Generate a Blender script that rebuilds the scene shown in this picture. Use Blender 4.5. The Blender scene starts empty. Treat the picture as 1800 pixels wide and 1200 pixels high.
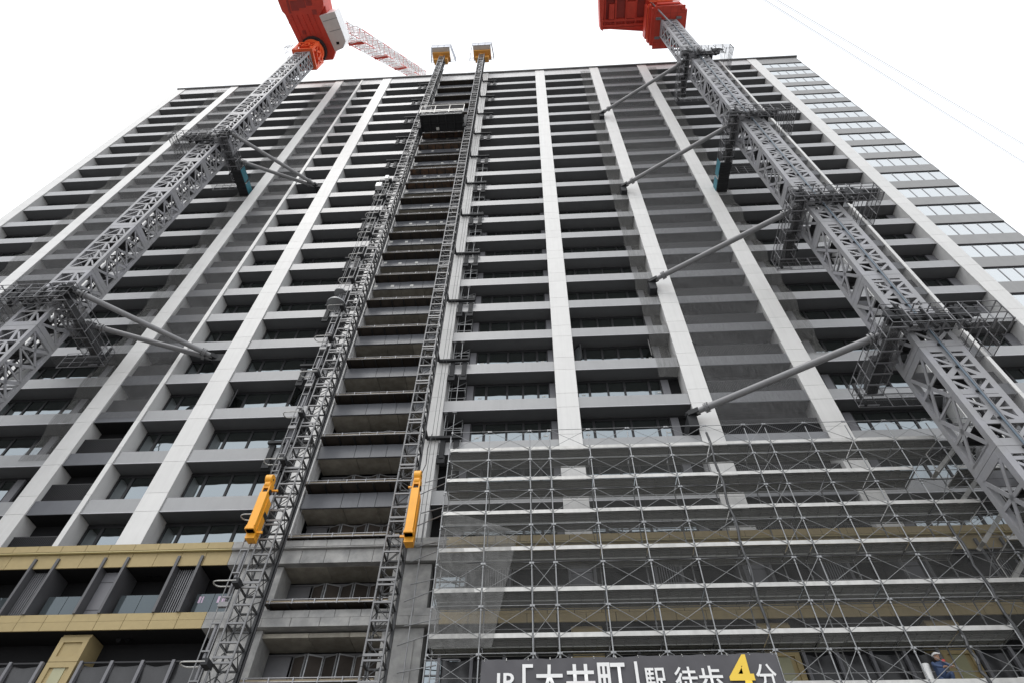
import bpy, math, random
from mathutils import Vector, Matrix
random.seed(7)
S = bpy.context.scene
C = S.collection

# ------------------------------------------------------------------ camera
YAW, PITCH, ROLL = math.radians(-3.78540665), math.radians(51.69562318), math.radians(0.92378548)
cam_d = bpy.data.cameras.new('camera'); cam_d.sensor_fit = 'HORIZONTAL'; cam_d.sensor_width = 36.0
cam_d.lens = 1111.475 / 1800 * 36; cam_d.clip_start = 0.1; cam_d.clip_end = 6000
cam = bpy.data.objects.new('camera', cam_d); C.objects.link(cam); S.camera = cam
f_ = Vector((math.sin(YAW)*math.cos(PITCH), math.cos(YAW)*math.cos(PITCH), math.sin(PITCH)))
rt_ = Vector((math.cos(YAW), -math.sin(YAW), 0)); up_ = rt_.cross(f_)
r2 = rt_*math.cos(ROLL) + up_*math.sin(ROLL); u2 = up_*math.cos(ROLL) - rt_*math.sin(ROLL)
M = Matrix((r2, u2, -f_)).transposed().to_4x4(); M.translation = Vector((0, -24.8755, 1.6)); cam.matrix_world = M

# ------------------------------------------------------------------ world, sun, exposure (overcast)
SUN_EL, SUN_AZ = math.radians(58), math.radians(205)     # azimuth clockwise from +Y
W = bpy.data.worlds.new('World'); S.world = W; W.use_nodes = True
wn, wl = W.node_tree.nodes, W.node_tree.links
bg = wn['Background']
sky = wn.new('ShaderNodeTexSky'); sky.sky_type = 'NISHITA'; sky.sun_disc = False
sky.sun_elevation = SUN_EL; sky.sun_rotation = SUN_AZ; sky.air_density = 1.0; sky.dust_density = 4.0; sky.ozone_density = 1.0
hs = wn.new('ShaderNodeHueSaturation'); hs.inputs['Saturation'].default_value = 0.25
mx = wn.new('ShaderNodeMix'); mx.data_type = 'RGBA'; mx.inputs['Factor'].default_value = 0.8
mx.inputs['B'].default_value = (14.2, 14.6, 15.2, 1)      # the even white cloud deck
wl.new(sky.outputs[0], hs.inputs['Color']); wl.new(hs.outputs[0], mx.inputs['A']); wl.new(mx.outputs['Result'], bg.inputs['Color'])
bg.inputs['Strength'].default_value = 0.115
sd = bpy.data.lights.new('sun', 'SUN'); sd.energy = 0.9; sd.angle = math.radians(25); sd.color = (1, 0.97, 0.93)
so = bpy.data.objects.new('sun', sd); C.objects.link(so)
sdir = Vector((math.sin(SUN_AZ)*math.cos(SUN_EL), math.cos(SUN_AZ)*math.cos(SUN_EL), math.sin(SUN_EL)))
so.rotation_euler = sdir.to_track_quat('Z', 'Y').to_euler()
S.view_settings.view_transform = 'Standard'; S.view_settings.look = 'None'
S.view_settings.exposure = 0.0; S.view_settings.gamma = 1.0; S.view_settings.use_curve_mapping = False
S.render.engine = 'CYCLES'
S.cycles.max_bounces = 6; S.cycles.transparent_max_bounces = 24; S.cycles.use_denoising = True

# ------------------------------------------------------------------ materials
MATS = {}
def mat(name, col, rough=0.6, metal=0.0, noise=0.06, nscale=1.5, streak=0.0, spec=0.5, bump=0.0, col2=None, c2=0.0, c2scale=3.0, ior=None, pervar=0.0):
    m = bpy.data.materials.new(name); m.use_nodes = True; n, l = m.node_tree.nodes, m.node_tree.links
    b = n['Principled BSDF']; b.inputs['Roughness'].default_value = rough; b.inputs['Metallic'].default_value = metal
    b.inputs['Specular IOR Level'].default_value = spec
    if ior: b.inputs['IOR'].default_value = ior
    tc = n.new('ShaderNodeNewGeometry')
    base = n.new('ShaderNodeRGB'); base.outputs[0].default_value = (*col, 1); out = base.outputs[0]
    if col2:
        t = n.new('ShaderNodeTexNoise'); t.inputs['Scale'].default_value = c2scale; t.inputs['Detail'].default_value = 6; t.inputs['Roughness'].default_value = .65
        l.new(tc.outputs['Position'], t.inputs['Vector'])
        r = n.new('ShaderNodeValToRGB'); r.color_ramp.elements[0].position = 0.5 - c2*.35; r.color_ramp.elements[1].position = 0.62
        r.color_ramp.elements[0].color = (0, 0, 0, 1); r.color_ramp.elements[1].color = (1, 1, 1, 1)
        l.new(t.outputs['Fac'], r.inputs['Fac'])
        x = n.new('ShaderNodeMix'); x.data_type = 'RGBA'; x.inputs['B'].default_value = (*col2, 1)
        l.new(r.outputs['Color'], x.inputs['Factor']); l.new(out, x.inputs['A']); out = x.outputs['Result']
    if noise:
        t = n.new('ShaderNodeTexNoise'); t.inputs['Scale'].default_value = nscale; t.inputs['Detail'].default_value = 5
        l.new(tc.outputs['Position'], t.inputs['Vector'])
        mr = n.new('ShaderNodeMapRange'); mr.inputs['From Min'].default_value = .3; mr.inputs['From Max'].default_value = .7
        mr.inputs['To Min'].default_value = 1-noise; mr.inputs['To Max'].default_value = 1+noise
        l.new(t.outputs['Fac'], mr.inputs['Value'])
        x = n.new('ShaderNodeVectorMath'); x.operation = 'SCALE'; l.new(out, x.inputs[0]); l.new(mr.outputs[0], x.inputs['Scale']); out = x.outputs[0]
    if streak:
        mp = n.new('ShaderNodeMapping'); mp.inputs['Scale'].default_value = (5, 5, .22)
        l.new(tc.outputs['Position'], mp.inputs['Vector'])
        t = n.new('ShaderNodeTexNoise'); t.inputs['Scale'].default_value = 1.0; t.inputs['Detail'].default_value = 4
        l.new(mp.outputs[0], t.inputs['Vector'])
        mr = n.new('ShaderNodeMapRange'); mr.inputs['From Min'].default_value = .45; mr.inputs['From Max'].default_value = .8
        mr.inputs['To Min'].default_value = 1; mr.inputs['To Max'].default_value = 1-streak
        l.new(t.outputs['Fac'], mr.inputs['Value'])
        x = n.new('ShaderNodeVectorMath'); x.operation = 'SCALE'; l.new(out, x.inputs[0]); l.new(mr.outputs[0], x.inputs['Scale']); out = x.outputs[0]
    if pervar:
        oi = n.new('ShaderNodeObjectInfo'); mr = n.new('ShaderNodeMapRange')
        mr.inputs['To Min'].default_value = 1-pervar; mr.inputs['To Max'].default_value = 1+pervar
        l.new(oi.outputs['Random'], mr.inputs['Value'])
        x = n.new('ShaderNodeVectorMath'); x.operation = 'SCALE'; l.new(out, x.inputs[0]); l.new(mr.outputs[0], x.inputs['Scale']); out = x.outputs[0]
    l.new(out, b.inputs['Base Color'])
    if bump:
        t = n.new('ShaderNodeTexNoise'); t.inputs['Scale'].default_value = 9; t.inputs['Detail'].default_value = 6
        l.new(tc.outputs['Position'], t.inputs['Vector'])
        bp = n.new('ShaderNodeBump'); bp.inputs['Strength'].default_value = bump; bp.inputs['Distance'].default_value = .03
        l.new(t.outputs['Fac'], bp.inputs['Height']); l.new(bp.outputs[0], b.inputs['Normal'])
    MATS[name] = m
    return m
mat('white_panel', (.65, .645, .628), .45, noise=.025, streak=.08, pervar=.03)
mat('white_side', (.615, .61, .60), .55, noise=.02, streak=.04)
mat('ribbon_gray', (.30, .30, .298), .6, noise=.03, streak=.06, spec=.3, pervar=.03)
mat('spandrel', (.315, .318, .322), .37, noise=.03, streak=.06, pervar=.04)
mat('spandrel_edge', (.5, .5, .52), .3)
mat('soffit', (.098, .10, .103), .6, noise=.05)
mat('mid_spandrel', (.20, .205, .215), .4, noise=.04, streak=.08, pervar=.05)
mat('dark_spandrel', (.115, .12, .132), .36, noise=.05, streak=.1, pervar=.06)
mat('parapet', (.52, .52, .52), .5, noise=.03, streak=.08)
mat('coping', (.12, .12, .12), .5)
mat('frame', (.024, .024, .026), .45, spec=.3)
mat('fin_gray', (.085, .085, .09), .42, noise=.04)
mat('wall_gray', (.16, .16, .172), .5, noise=.04)
mat('void', (.018, .018, .019), .8, spec=.1)
mat('louver', (.022, .022, .024), .45)
mat('gold', (.375, .295, .15), .55, spec=.25, noise=.04, nscale=4, pervar=.04)
mat('gold_edge', (.5, .42, .2), .45)
mat('gold_glass', (.34, .33, .2), .25)
mat('concrete', (.385, .38, .365), .75, noise=.12, nscale=2.2, col2=(.26, .26, .255), c2=.5, c2scale=1.6, bump=.15, pervar=.10)
mat('soffit_concrete', (.36, .335, .28), .8, noise=.12, col2=(.26, .24, .2), c2=.4, c2scale=2.0, pervar=.22)
mat('rust', (.16, .085, .045), .8, noise=.2, nscale=5, col2=(.06, .05, .042), c2=.5, c2scale=2, pervar=.35)
mat('rust_dark', (.05, .042, .036), .8, spec=.15, noise=.2, pervar=.3)
mat('plank_edge', (.28, .23, .16), .75, noise=.15)
mat('steel_pipe', (.36, .36, .37), .38, metal=.55, noise=.1, nscale=8)
mat('galvanised', (.28, .285, .29), .42, metal=.5, noise=.1, nscale=8, pervar=.12)
mat('aluminium', (.50, .495, .475), .45, metal=.3, noise=.1, nscale=3, streak=.15, pervar=.06)
mat('deck_under', (.24, .245, .232), .55, metal=.1, noise=.12, pervar=.15)
mat('strut_gray', (.23, .23, .235), .42, noise=.06, streak=.08)
mat('crane_inner', (.045, .045, .047), .7, spec=.15)
mat('crane_gray', (.275, .275, .283), .45, noise=.05, streak=.08, col2=(.3, .3, .32), c2=.1, c2scale=.8, pervar=.05)
mat('dark_steel', (.035, .036, .038), .6, noise=.08, spec=.15)
mat('mid_steel', (.2, .2, .21), .45, metal=.2, noise=.1)
mat('mast_steel', (.06, .061, .063), .45, metal=.3, noise=.12)
mat('hoist_light', (.20, .20, .203), .45, metal=.3, noise=.1)
mat('red', (.58, .055, .03), .5, noise=.1, nscale=1.2)
mat('red_dark', (.3, .035, .025), .55, noise=.1)
mat('orange_red', (.82, .115, .03), .45, noise=.06)
mat('cab_gray', (.62, .60, .57), .45)
mat('cab_white', (.85, .85, .85), .4)
mat('hoist_orange', (.90, .40, .03), .42, noise=.06, streak=.12)
mat('hoist_yellow', (.62, .30, .06), .45, noise=.08)
mat('pale_sheet', (.72, .76, .86), .5)
mat('teal', (.03, .17, .22), .6, noise=.1)
mat('black', (.008, .008, .009), .6, spec=.15)
mat('cable', (.02, .02, .022), .5)
mat('blue_cable', (.10, .14, .18), .4)
mat('banner_cloth', (.075, .073, .08), .7, noise=.08)
mat('banner_white', (.75, .75, .74), .6, noise=.02)
mat('banner_yellow', (.80, .55, .06), .6, noise=.02)
mat('asphalt', (.07, .07, .072), .85, noise=.15, nscale=3)
mat('paving', (.27, .26, .25), .8, noise=.12, nscale=2)
mat('kerbstone', (.34, .33, .32), .8, noise=.1)
mat('road_paint', (.7, .7, .68), .7)
mat('paper', (.6, .6, .57), .8)
mat('tape', (.55, .42, .55), .6); mat('skin', (.5, .3, .2), .6); mat('work_blue', (.05, .08, .16), .8); mat('helmet', (.8, .8, .78), .3); mat('vest_red', (.45, .05, .05), .7)
mat('jib_white', (.75, .74, .73), .5); mat('jib_red', (.60, .08, .05), .5)
def glass_mat(name, col, spec_tint, ior):
    m = bpy.data.materials.new(name); m.use_nodes = True; b = m.node_tree.nodes['Principled BSDF']
    b.inputs['Base Color'].default_value = (*col, 1); b.inputs['Roughness'].default_value = .02
    n_, l_ = m.node_tree.nodes, m.node_tree.links; g_ = n_.new('ShaderNodeNewGeometry'); t_ = n_.new('ShaderNodeTexNoise'); t_.inputs['Scale'].default_value = .9; t_.inputs['Detail'].default_value = 1
    l_.new(g_.outputs['Position'], t_.inputs['Vector']); bu = n_.new('ShaderNodeBump'); bu.inputs['Strength'].default_value = .25; bu.inputs['Distance'].default_value = .05
    l_.new(t_.outputs['Fac'], bu.inputs['Height']); l_.new(bu.outputs[0], b.inputs['Normal'])
    b.inputs['IOR'].default_value = ior; b.inputs['Specular Tint'].default_value = (*spec_tint, 1); MATS[name] = m
glass_mat('glass', (.012, .0135, .011), (.84, .94, 1.0), 3.3)
glass_mat('glass_sky', (.2, .215, .22), (.96, .99, 1.0), 6.0)
glass_mat('glass_rail', (.05, .06, .065), (.75, .88, .95), 1.75)
glass_mat('plastic', (.03, .03, .032), (1, 1, 1), 1.5); MATS['plastic'].node_tree.nodes['Principled BSDF'].inputs['Roughness'].default_value = .25
def net_mat(name, col, alpha, scale=(6, 6, 1.2), amp=.35):
    m = bpy.data.materials.new(name); m.use_nodes = True; n, l = m.node_tree.nodes, m.node_tree.links
    b = n['Principled BSDF']; b.inputs['Base Color'].default_value = (*col, 1); b.inputs['Roughness'].default_value = .9
    b.inputs['Specular IOR Level'].default_value = .1
    g = n.new('ShaderNodeNewGeometry'); mp = n.new('ShaderNodeMapping'); mp.inputs['Scale'].default_value = scale; mp.inputs['Rotation'].default_value = (0, .35, 0)
    l.new(g.outputs['Position'], mp.inputs['Vector'])
    t = n.new('ShaderNodeTexNoise'); t.inputs['Scale'].default_value = 1; t.inputs['Detail'].default_value = 5; t.inputs['Distortion'].default_value = 1.2
    l.new(mp.outputs[0], t.inputs['Vector'])
    mr = n.new('ShaderNodeMapRange'); mr.inputs['From Min'].default_value = .35; mr.inputs['From Max'].default_value = .68
    mr.inputs['To Min'].default_value = max(0, alpha-amp*.5); mr.inputs['To Max'].default_value = min(1, alpha+amp*.5)
    l.new(t.outputs['Fac'], mr.inputs['Value']); l.new(mr.outputs[0], b.inputs['Alpha']); MATS[name] = m
net_mat('net_gray', (.17, .17, .172), .34, scale=(10, 10, 1.6), amp=.2)
net_mat('net_warm', (.19, .188, .18), .29, scale=(11, 11, .8), amp=.26)
net_mat('net_scaffold', (.25, .25, .245), .30, scale=(3, 3, 1.5), amp=.2)
net_mat('net_rear', (.10, .10, .098), .30, scale=(2, 2, .8), amp=.10)
net_mat('cage_mesh', (.14, .14, .145), .22, amp=.1)

# ------------------------------------------------------------------ mesh helpers
class MB:
    def __init__(s): s.v = []; s.f = []; s.mi = []; s.sm = []
    def _add(s, vs, fs, m=0, smooth=False):
        o = len(s.v); s.v += [tuple(p) for p in vs]
        for q in fs: s.f.append(tuple(i+o for i in q)); s.mi.append(m); s.sm.append(smooth)
    def box(s, x0, x1, y0, y1, z0, z1, m=0, mb=None):
        vs = [(x0,y0,z0),(x1,y0,z0),(x1,y1,z0),(x0,y1,z0),(x0,y0,z1),(x1,y0,z1),(x1,y1,z1),(x0,y1,z1)]
        s._add(vs, [(0,1,5,4),(1,2,6,5),(2,3,7,6),(3,0,4,7),(4,5,6,7)], m); s._add(vs[:4], [(3,2,1,0)], m if mb is None else mb); return s
    def beam(s, p, q, w, h=None, m=0, up=(0,0,1)):
        h = h or w; p, q = Vector(p), Vector(q); d = (q-p).normalized(); u = Vector(up)
        if abs(d.dot(u)) > .99: u = Vector((0,1,0))
        a = d.cross(u).normalized(); b = a.cross(d).normalized(); vs = []
        for c in (p, q):
            for i, j in ((-1,-1),(1,-1),(1,1),(-1,1)): vs.append(c + a*(w*.5*i) + b*(h*.5*j))
        s._add(vs, [(0,1,2,3),(7,6,5,4),(0,4,5,1),(1,5,6,2),(2,6,7,3),(3,7,4,0)], m); return s
    def tube(s, p, q, r, n=6, m=0, r2=None, cap=True, smooth=True):
        r2 = r if r2 is None else r2; p, q = Vector(p), Vector(q); d = (q-p).normalized(); u = Vector((0,0,1))
        if abs(d.dot(u)) > .99: u = Vector((0,1,0))
        a = d.cross(u).normalized(); b = a.cross(d); vs = []
        for c, rr in ((p, r), (q, r2)):
            for i in range(n):
                t = 2*math.pi*i/n; vs.append(c + a*(rr*math.cos(t)) + b*(rr*math.sin(t)))
        s._add(vs, [(i, i+n, (i+1) % n + n, (i+1) % n) for i in range(n)], m, smooth)
        if cap: s._add(vs, [tuple(range(n)), tuple(range(2*n-1, n-1, -1))], m)
        return s
    def path(s, pts, r, n=5, m=0):
        for a, b in zip(pts, pts[1:]): s.tube(a, b, r, n, m)
        return s
    def prism(s, poly, z0, z1, m=0, mb=None):
        n = len(poly); vs = [(x, y, z0) for x, y in poly] + [(x, y, z1) for x, y in poly]
        s._add(vs, [(i, (i+1) % n, (i+1) % n + n, i+n) for i in range(n)] + [tuple(range(n, 2*n))], m)
        s._add(vs[:n], [tuple(range(n-1, -1, -1))], m if mb is None else mb); return s
    def grid(s, fn, nu, nv, m=0):
        vs = [fn(i/nu, j/nv) for j in range(nv+1) for i in range(nu+1)]
        s._add(vs, [(j*(nu+1)+i, j*(nu+1)+i+1, (j+1)*(nu+1)+i+1, (j+1)*(nu+1)+i) for j in range(nv) for i in range(nu)], m, True); return s
    def mesh(s, name, *mats):
        me = bpy.data.meshes.new(name); me.from_pydata(s.v, [], s.f)
        for x in mats: me.materials.append(MATS[x])
        me.polygons.foreach_set('material_index', s.mi); me.polygons.foreach_set('use_smooth', s.sm); me.update(); return me
    def build(s, name, mats, parent=None, loc=(0,0,0)):
        return put(name, s.mesh(name, *([mats] if isinstance(mats, str) else mats)), parent, loc)
def put(name, me, parent=None, loc=(0,0,0), rz=0):
    o = bpy.data.objects.new(name, me); C.objects.link(o); o.location = loc
    if rz: o.rotation_euler.z = rz
    if parent is not None:
        o.parent = parent
        p = parent; off = Vector((0,0,0))
        while p is not None: off += p.location; p = p.parent
        o.location = Vector(loc) - off          # loc is given in world space
    return o
def thing(name, label, cat, loc=(0,0,0), group=None):
    o = bpy.data.objects.new(name, None); C.objects.link(o); o.location = loc; o.empty_display_size = .5
    o['label'] = label; o['category'] = cat
    if group: o['group'] = group
    return o
def tag(o, label, cat, group=None):
    o['label'] = label; o['category'] = cat
    if group: o['group'] = group
    return o
def struct(o): o['kind'] = 'structure'; return o
def stuff(o): o['kind'] = 'stuff'; return o

H = 3.2; Z0 = 91.12
ZR = lambda k: Z0 - H*k          # underside of the spandrel of row k (row 0 = roof parapet)
SH = .86                         # spandrel height

# ------------------------------------------------------------------ ground
struct(MB().box(-900, 900, -900, 900, -.5, -.004).build('ground', 'paving'))
struct(MB().box(-900, 900, -38, -21.5, -.12, -.001+.004).build('road', 'asphalt'))
kb = struct(MB().box(-120, 120, -21.5, -21.3, -.1, .13).build('kerb', 'kerbstone'))
pv = struct(MB().box(-120, 120, -21.3, -7.5, -.1, .12).build('pavement', 'paving'))
rm = MB()
for i in range(30): rm.box(-120+i*8, -116+i*8, -29.9, -29.75, 0, .0075)
struct(rm.build('road_marking', 'road_paint'))

# ================================================================== THE TOWER
tower = thing('apartment_tower', 'tall unfinished apartment tower with white columns and grey spandrels', 'building', (-6, 0, 0))
COLS = [(-49.5,-48.4),(-41.8,-40.75),(-34.85,-33.75),(-26.85,-25.8),(-23.28,-23.0),(-20.2,-18.98),(-12.95,-11.93),(-6.62,-5.5),(.93,2.17),(8.36,9.55),(14.87,16.08),(22.3,23.4),(25.97,26.2),(29.74,30.95)]
XL, XR = -49.5, 36.35
# body behind the windows
b = MB(); b.box(XL+.1, -12.4, 1.1, 20, 0, 92.5); b.box(-12.4, -6.1, 2.3, 20, 0, 92.5); b.box(-6.1, 30.9, 1.1, 20, 0, 92.5); b.box(30.9, XR-.2, .45, 20, 0, 92.5)
b.build('building_core', 'void', tower)
# columns and their panels
big = MB(); PROW = 11
for ci, (x0, x1) in enumerate(COLS):
    core_col = ci in (6, 7)
    zb = 18.3 if not (ci in (4, 12)) else 18.3
    inset = .05
    col = MB().box(x0+.012, x1-.012, inset, 1.12, zb, 93.2).build('column', 'white_side', tower, ((x0+x1)/2, 0, zb) if False else (0,0,0))
    w = x1-x0; cache = {}
    cuts = []
    z = zb
    for k in range(23, -1, -1):
        for zz in (ZR(k)+1.13, ZR(k-1) if k > 0 else 93.2):
            if zz > z+.05: cuts.append((k, z, zz)); z = zz
    for k, a, c in cuts:
        a2, c2 = a+.008, c-.008
        if k >= PROW:
            key = round(c2-a2, 3)
            if key not in cache: cache[key] = MB().box(-w/2, w/2, -.0, inset+.01, 0, c2-a2).mesh('column_panel', 'white_panel')
            put('column_panel', cache[key], col, ((x0+x1)/2, 0, a2))
        else: big.box(x0, x1, 0, inset+.01, a2, c2)
stuff(big.build('upper_column_panels', 'white_panel', tower))

# bays: x0, x1, kind, options
BAYS = [(-48.4,-41.8,'win','R'),(-40.75,-34.85,'ac',''),(-33.75,-26.85,'win','R'),(-25.8,-23.28,'ac',''),(-23.0,-20.2,'small',''),(-18.98,-12.95,'plain',''),
        (-5.5,.93,'left',''),(2.17,8.36,'win','R'),(9.55,14.87,'ac',''),(16.08,22.3,'win','L'),(23.4,25.97,'ac',''),(26.2,29.74,'rside','')]
def span_mesh(w, dark, mid=False):
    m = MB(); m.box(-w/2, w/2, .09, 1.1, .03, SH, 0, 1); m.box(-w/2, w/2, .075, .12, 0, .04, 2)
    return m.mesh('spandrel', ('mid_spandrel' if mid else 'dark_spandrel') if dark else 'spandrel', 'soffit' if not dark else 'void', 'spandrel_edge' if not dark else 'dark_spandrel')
def segs(kind, opt, w):
    """list of (a,b,type) across the bay: g gray wall, c casement, p pane, n dark niche"""
    if kind == 'small': return [(.05,.9,'c'),(.9,2.2,'p'),(2.2,w-.05,'p')]
    if kind == 'plain': return [(.06,.95,'c'),(.95,2.35,'p'),(2.35,3.7,'p'),(3.7,4.5,'c'),(4.5,4.95,'g'),(4.95,w,'n')]
    if kind == 'left': return [(0,1.1,'n'),(1.1,1.5,'g'),(1.5,2.3,'c'),(2.3,3.55,'p'),(3.55,4.5,'p'),(4.5,5.4,'p'),(5.4,6.1,'c'),(6.1,w,'g')]
    if kind == 'rside': return [(.05,1.2,'p'),(1.2,2.1,'p'),(2.1,2.9,'c'),(2.9,w,'g')]
    L = [(.06,.82,'c'),(.82,1.9,'p'),(1.9,2.9,'p'),(2.9,4.35,'p'),(4.35,5.1,'c'),(5.1,5.55,'g'),(5.55,w,'n')]
    if opt == 'L': L = [(w-b_, w-a, t) for a, b_, t in L][::-1]
    return L
WZ0, WZ1 = SH, H-.14      # sill and head, measured from the spandrel underside of that row
def window_mesh(x0, x1, kind, opt, glazed):
    w = x1-x0; m = MB(); panes = []
    m.box(0, w, 1.02, 1.1, WZ1, H, 1)
    for a, b_, t in segs(kind, opt, w):
        if t == 'g': m.box(a+.005, b_-.005, .97, 1.1, WZ0, WZ1, 2)
        elif t in 'cp':
            fw = .06 if t == 'p' else .085
            m.box(a, a+fw, .985, 1.09, WZ0, WZ1); m.box(b_-fw, b_, .985, 1.09, WZ0, WZ1)
            m.box(a+fw, b_-fw, .985, 1.09, WZ1-.07, WZ1); m.box(a+fw, b_-fw, .985, 1.09, WZ0, WZ0+.06)
            if t == 'c':
                m.box(a+fw, b_-fw, .98, 1.09, WZ0+.42, WZ0+.52)
                rects = [(a+fw, b_-fw, WZ0+.06, WZ0+.42), (a+fw, b_-fw, WZ0+.52, WZ1-.07)]
            else: rects = [(a+fw, b_-fw, WZ0+.06, WZ1-.07)]
            for r in rects:
                if glazed: m.box(r[0], r[1], 1.04, 1.06, r[2], r[3], 3)
                else: panes.append(r)
    return m.mesh('window', 'frame', 'frame', 'wall_gray', 'glass'), panes
def louver_mesh(w):
    m = MB(); n = int(w/.095)
    for i in range(n): m.box(i*w/n+.03, i*w/n+.065, .30, .36, SH+.06, SH+1.2)
    m.box(0, w, .31, .35, SH+.04, SH+.075); m.box(0, w, .31, .35, SH+1.2, SH+1.24); m.box(0, w, .365, .385, SH+.04, SH+1.2, 1)
    return m.mesh('louver_screen', 'louver', 'void')
par = {}
for (x0, x1, kind, opt) in BAYS:
    w = x1-x0; cx = (x0+x1)/2; dark = kind == 'ac'
    sm = span_mesh(w, dark, w > 5)
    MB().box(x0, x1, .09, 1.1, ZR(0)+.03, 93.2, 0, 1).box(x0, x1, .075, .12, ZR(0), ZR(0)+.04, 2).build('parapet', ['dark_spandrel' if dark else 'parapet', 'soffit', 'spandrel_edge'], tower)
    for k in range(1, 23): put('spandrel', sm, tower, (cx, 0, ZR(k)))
    if dark:
        lm = louver_mesh(w)
        for k in range(1, 24): put('louver_screen', lm, tower, (x0, 0, ZR(k)))
    else:
        wg, _ = window_mesh(x0, x1, kind, opt, True); wn_, panes = window_mesh(x0, x1, kind, opt, False)
        pm = [(r, MB().box(0, r[1]-r[0], 0, .02, 0, r[3]-r[2]).mesh('pane', 'glass')) for r in panes]
        for k in range(1, 24):
            if k < 15 or x1 < -27 : put('window', wg, tower, (x0, 0, ZR(k)))
            else:
                o = put('window', wn_, tower, (x0, 0, ZR(k)))
                for r, me in pm: put('pane', me, o, (x0+r[0], 1.04, ZR(k)+r[2]))
MB().box(XL-.1, XR+.12, -.14, .4, 93.2, 93.5).build('coping', 'coping', tower)
# small white stickers on new glass
st = MB().box(-.11, .11, 0, .004, -.04, .04).mesh('glass_sticker', 'paper')
for k in range(15, 22):
    for x in (-3.6, .25, -1.9, -.9, 2.6, 7.05):
        if random.random() < .75: put('glass_sticker', st, tower, (x, 1.025, ZR(k)+SH+(1.15 if x in (-3.6,.25,2.6,7.05) else .55)))
# two casements standing open
for (x, k, a) in ((2.3, 19, -1.0), (7.2, 19, -1.9), (-14.55, 20, -1.9), (-18.85, 20, -.9)):
    m = MB(); m.box(0, .72, -.03, .03, 0, .06).box(0, .72, -.03, .03, 1.5, 1.56).box(0, .06, -.03, .03, .06, 1.5).box(.66, .72, -.03, .03, .06, 1.5).box(.06, .66, -.008, .008, .06, 1.5, 1)
    put('open_casement', m.mesh('open_casement', 'frame', 'glass'), tower, (x, .97, ZR(k)+SH+.5), a)

# right-hand corner: flush ribbon glazing
sm = MB().box(30.95, XR, .1, .5, 0, 1.32, 0, 1).box(XR-.4, XR, .5, 19, 0, 1.32, 0, 1).mesh('ribbon_spandrel', 'ribbon_gray', 'black')  # black underside: shade of the gap below the spandrel, put into the colour
gp = MB().box(.03, 1.045, 0, .03, 0, 1.88).mesh('ribbon_pane', 'glass_sky'); gs = MB().box(XR-.28, XR-.2, .42, 19, 0, 1.88).mesh('side_glazing', 'glass_sky')
mul = MB()
for i in range(6): mul.box(31.0+i*1.065-.035, 31.0+i*1.065+.035, .135, .42, 0, 1.88)
mul.box(30.95, XR-.03, .13, .45, 1.70, 1.88, 1).box(30.95, XR-.03, .15, .45, -.02, .03)  # black strip at the glass head paints the shadow gap under the spandrel
mulm = mul.mesh('mullions_gap_shade', 'mid_steel', 'black')
MB().box(30.95, XR, .1, .5, ZR(0)-.15, 93.2, 0, 1).build('parapet', ['ribbon_gray', 'black'], tower)
for k in range(1, 24):
    s = put('ribbon_spandrel', sm, tower, (0, 0, ZR(k)-.18))
    put('mullions_gap_shade', mulm, tower, (0, 0, ZR(k)+1.14)); put('side_glazing', gs, tower, (0, 0, ZR(k)+1.14))
    for i in range(5): put('ribbon_pane', gp, tower, (31.0+i*1.065, .16, ZR(k)+1.14))

# ---- open hoist bay in the middle
CX0, CX1 = -11.93, -6.62
seam = [0, 2.0, 2.85, 3.7, CX1-CX0]
pmesh = [MB().box(a+.012, b_-.012, .1, .2, 0, SH).mesh('facing_panel', 'dark_spandrel') for a, b_ in zip(seam, seam[1:])]
ss = [0, 2.1, 3.8, CX1-CX0]
smesh = [MB().box(a+.012, b_-.012, .2, 1.5, .02, .2).mesh('soffit_panel', 'soffit_concrete') for a, b_ in zip(ss, ss[1:])]
body = MB().box(CX0, CX1, .205, 2.3, .18, SH-.02).mesh('slab_edge', 'void')
plm = MB(); PW = CX1-CX0
plm.box(.05, PW-.03, -.38, .7, .24, .28, 0)
for i in range(7): plm.box(.2+i*.82, .26+i*.82, -.38, .7, .17, .24, 1)
plm.tube((-.15, -.43, .25), (PW, -.43, .25), .028, 6, 2).tube((-.05, -.43, .40), (PW, -.43, .40), .022, 6, 2).box(.05, PW-.03, -.41, -.38, .24, .36, 3)
for i in range(6): plm.tube((.3+i*.95, -.45, .2), (.3+i*.95, -.45, .42), .03, 6, 2)
plat_r = plm.mesh('landing_platform', 'rust', 'dark_steel', 'steel_pipe', 'plank_edge'); plat_d = plm.mesh('landing_platform', 'rust_dark', 'dark_steel', 'steel_pipe', 'plank_edge')
leaf = MB()
for x in (0, .62): leaf.box(x, x+.05, -.03, .03, 0, 2.0, 0)
leaf.box(.05, .62, -.02, .02, 1.94, 2.0, 0).box(.05, .62, -.02, .02, .1, .15, 0).box(.05, .62, -.006, .006, .15, 1.94, 1)
leafm = leaf.mesh('gate_leaf', 'galvanised', 'rust_dark')
tagm = MB().box(-.12, .12, 0, .006, -.13, .13).mesh('paper_tag', 'paper')
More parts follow.
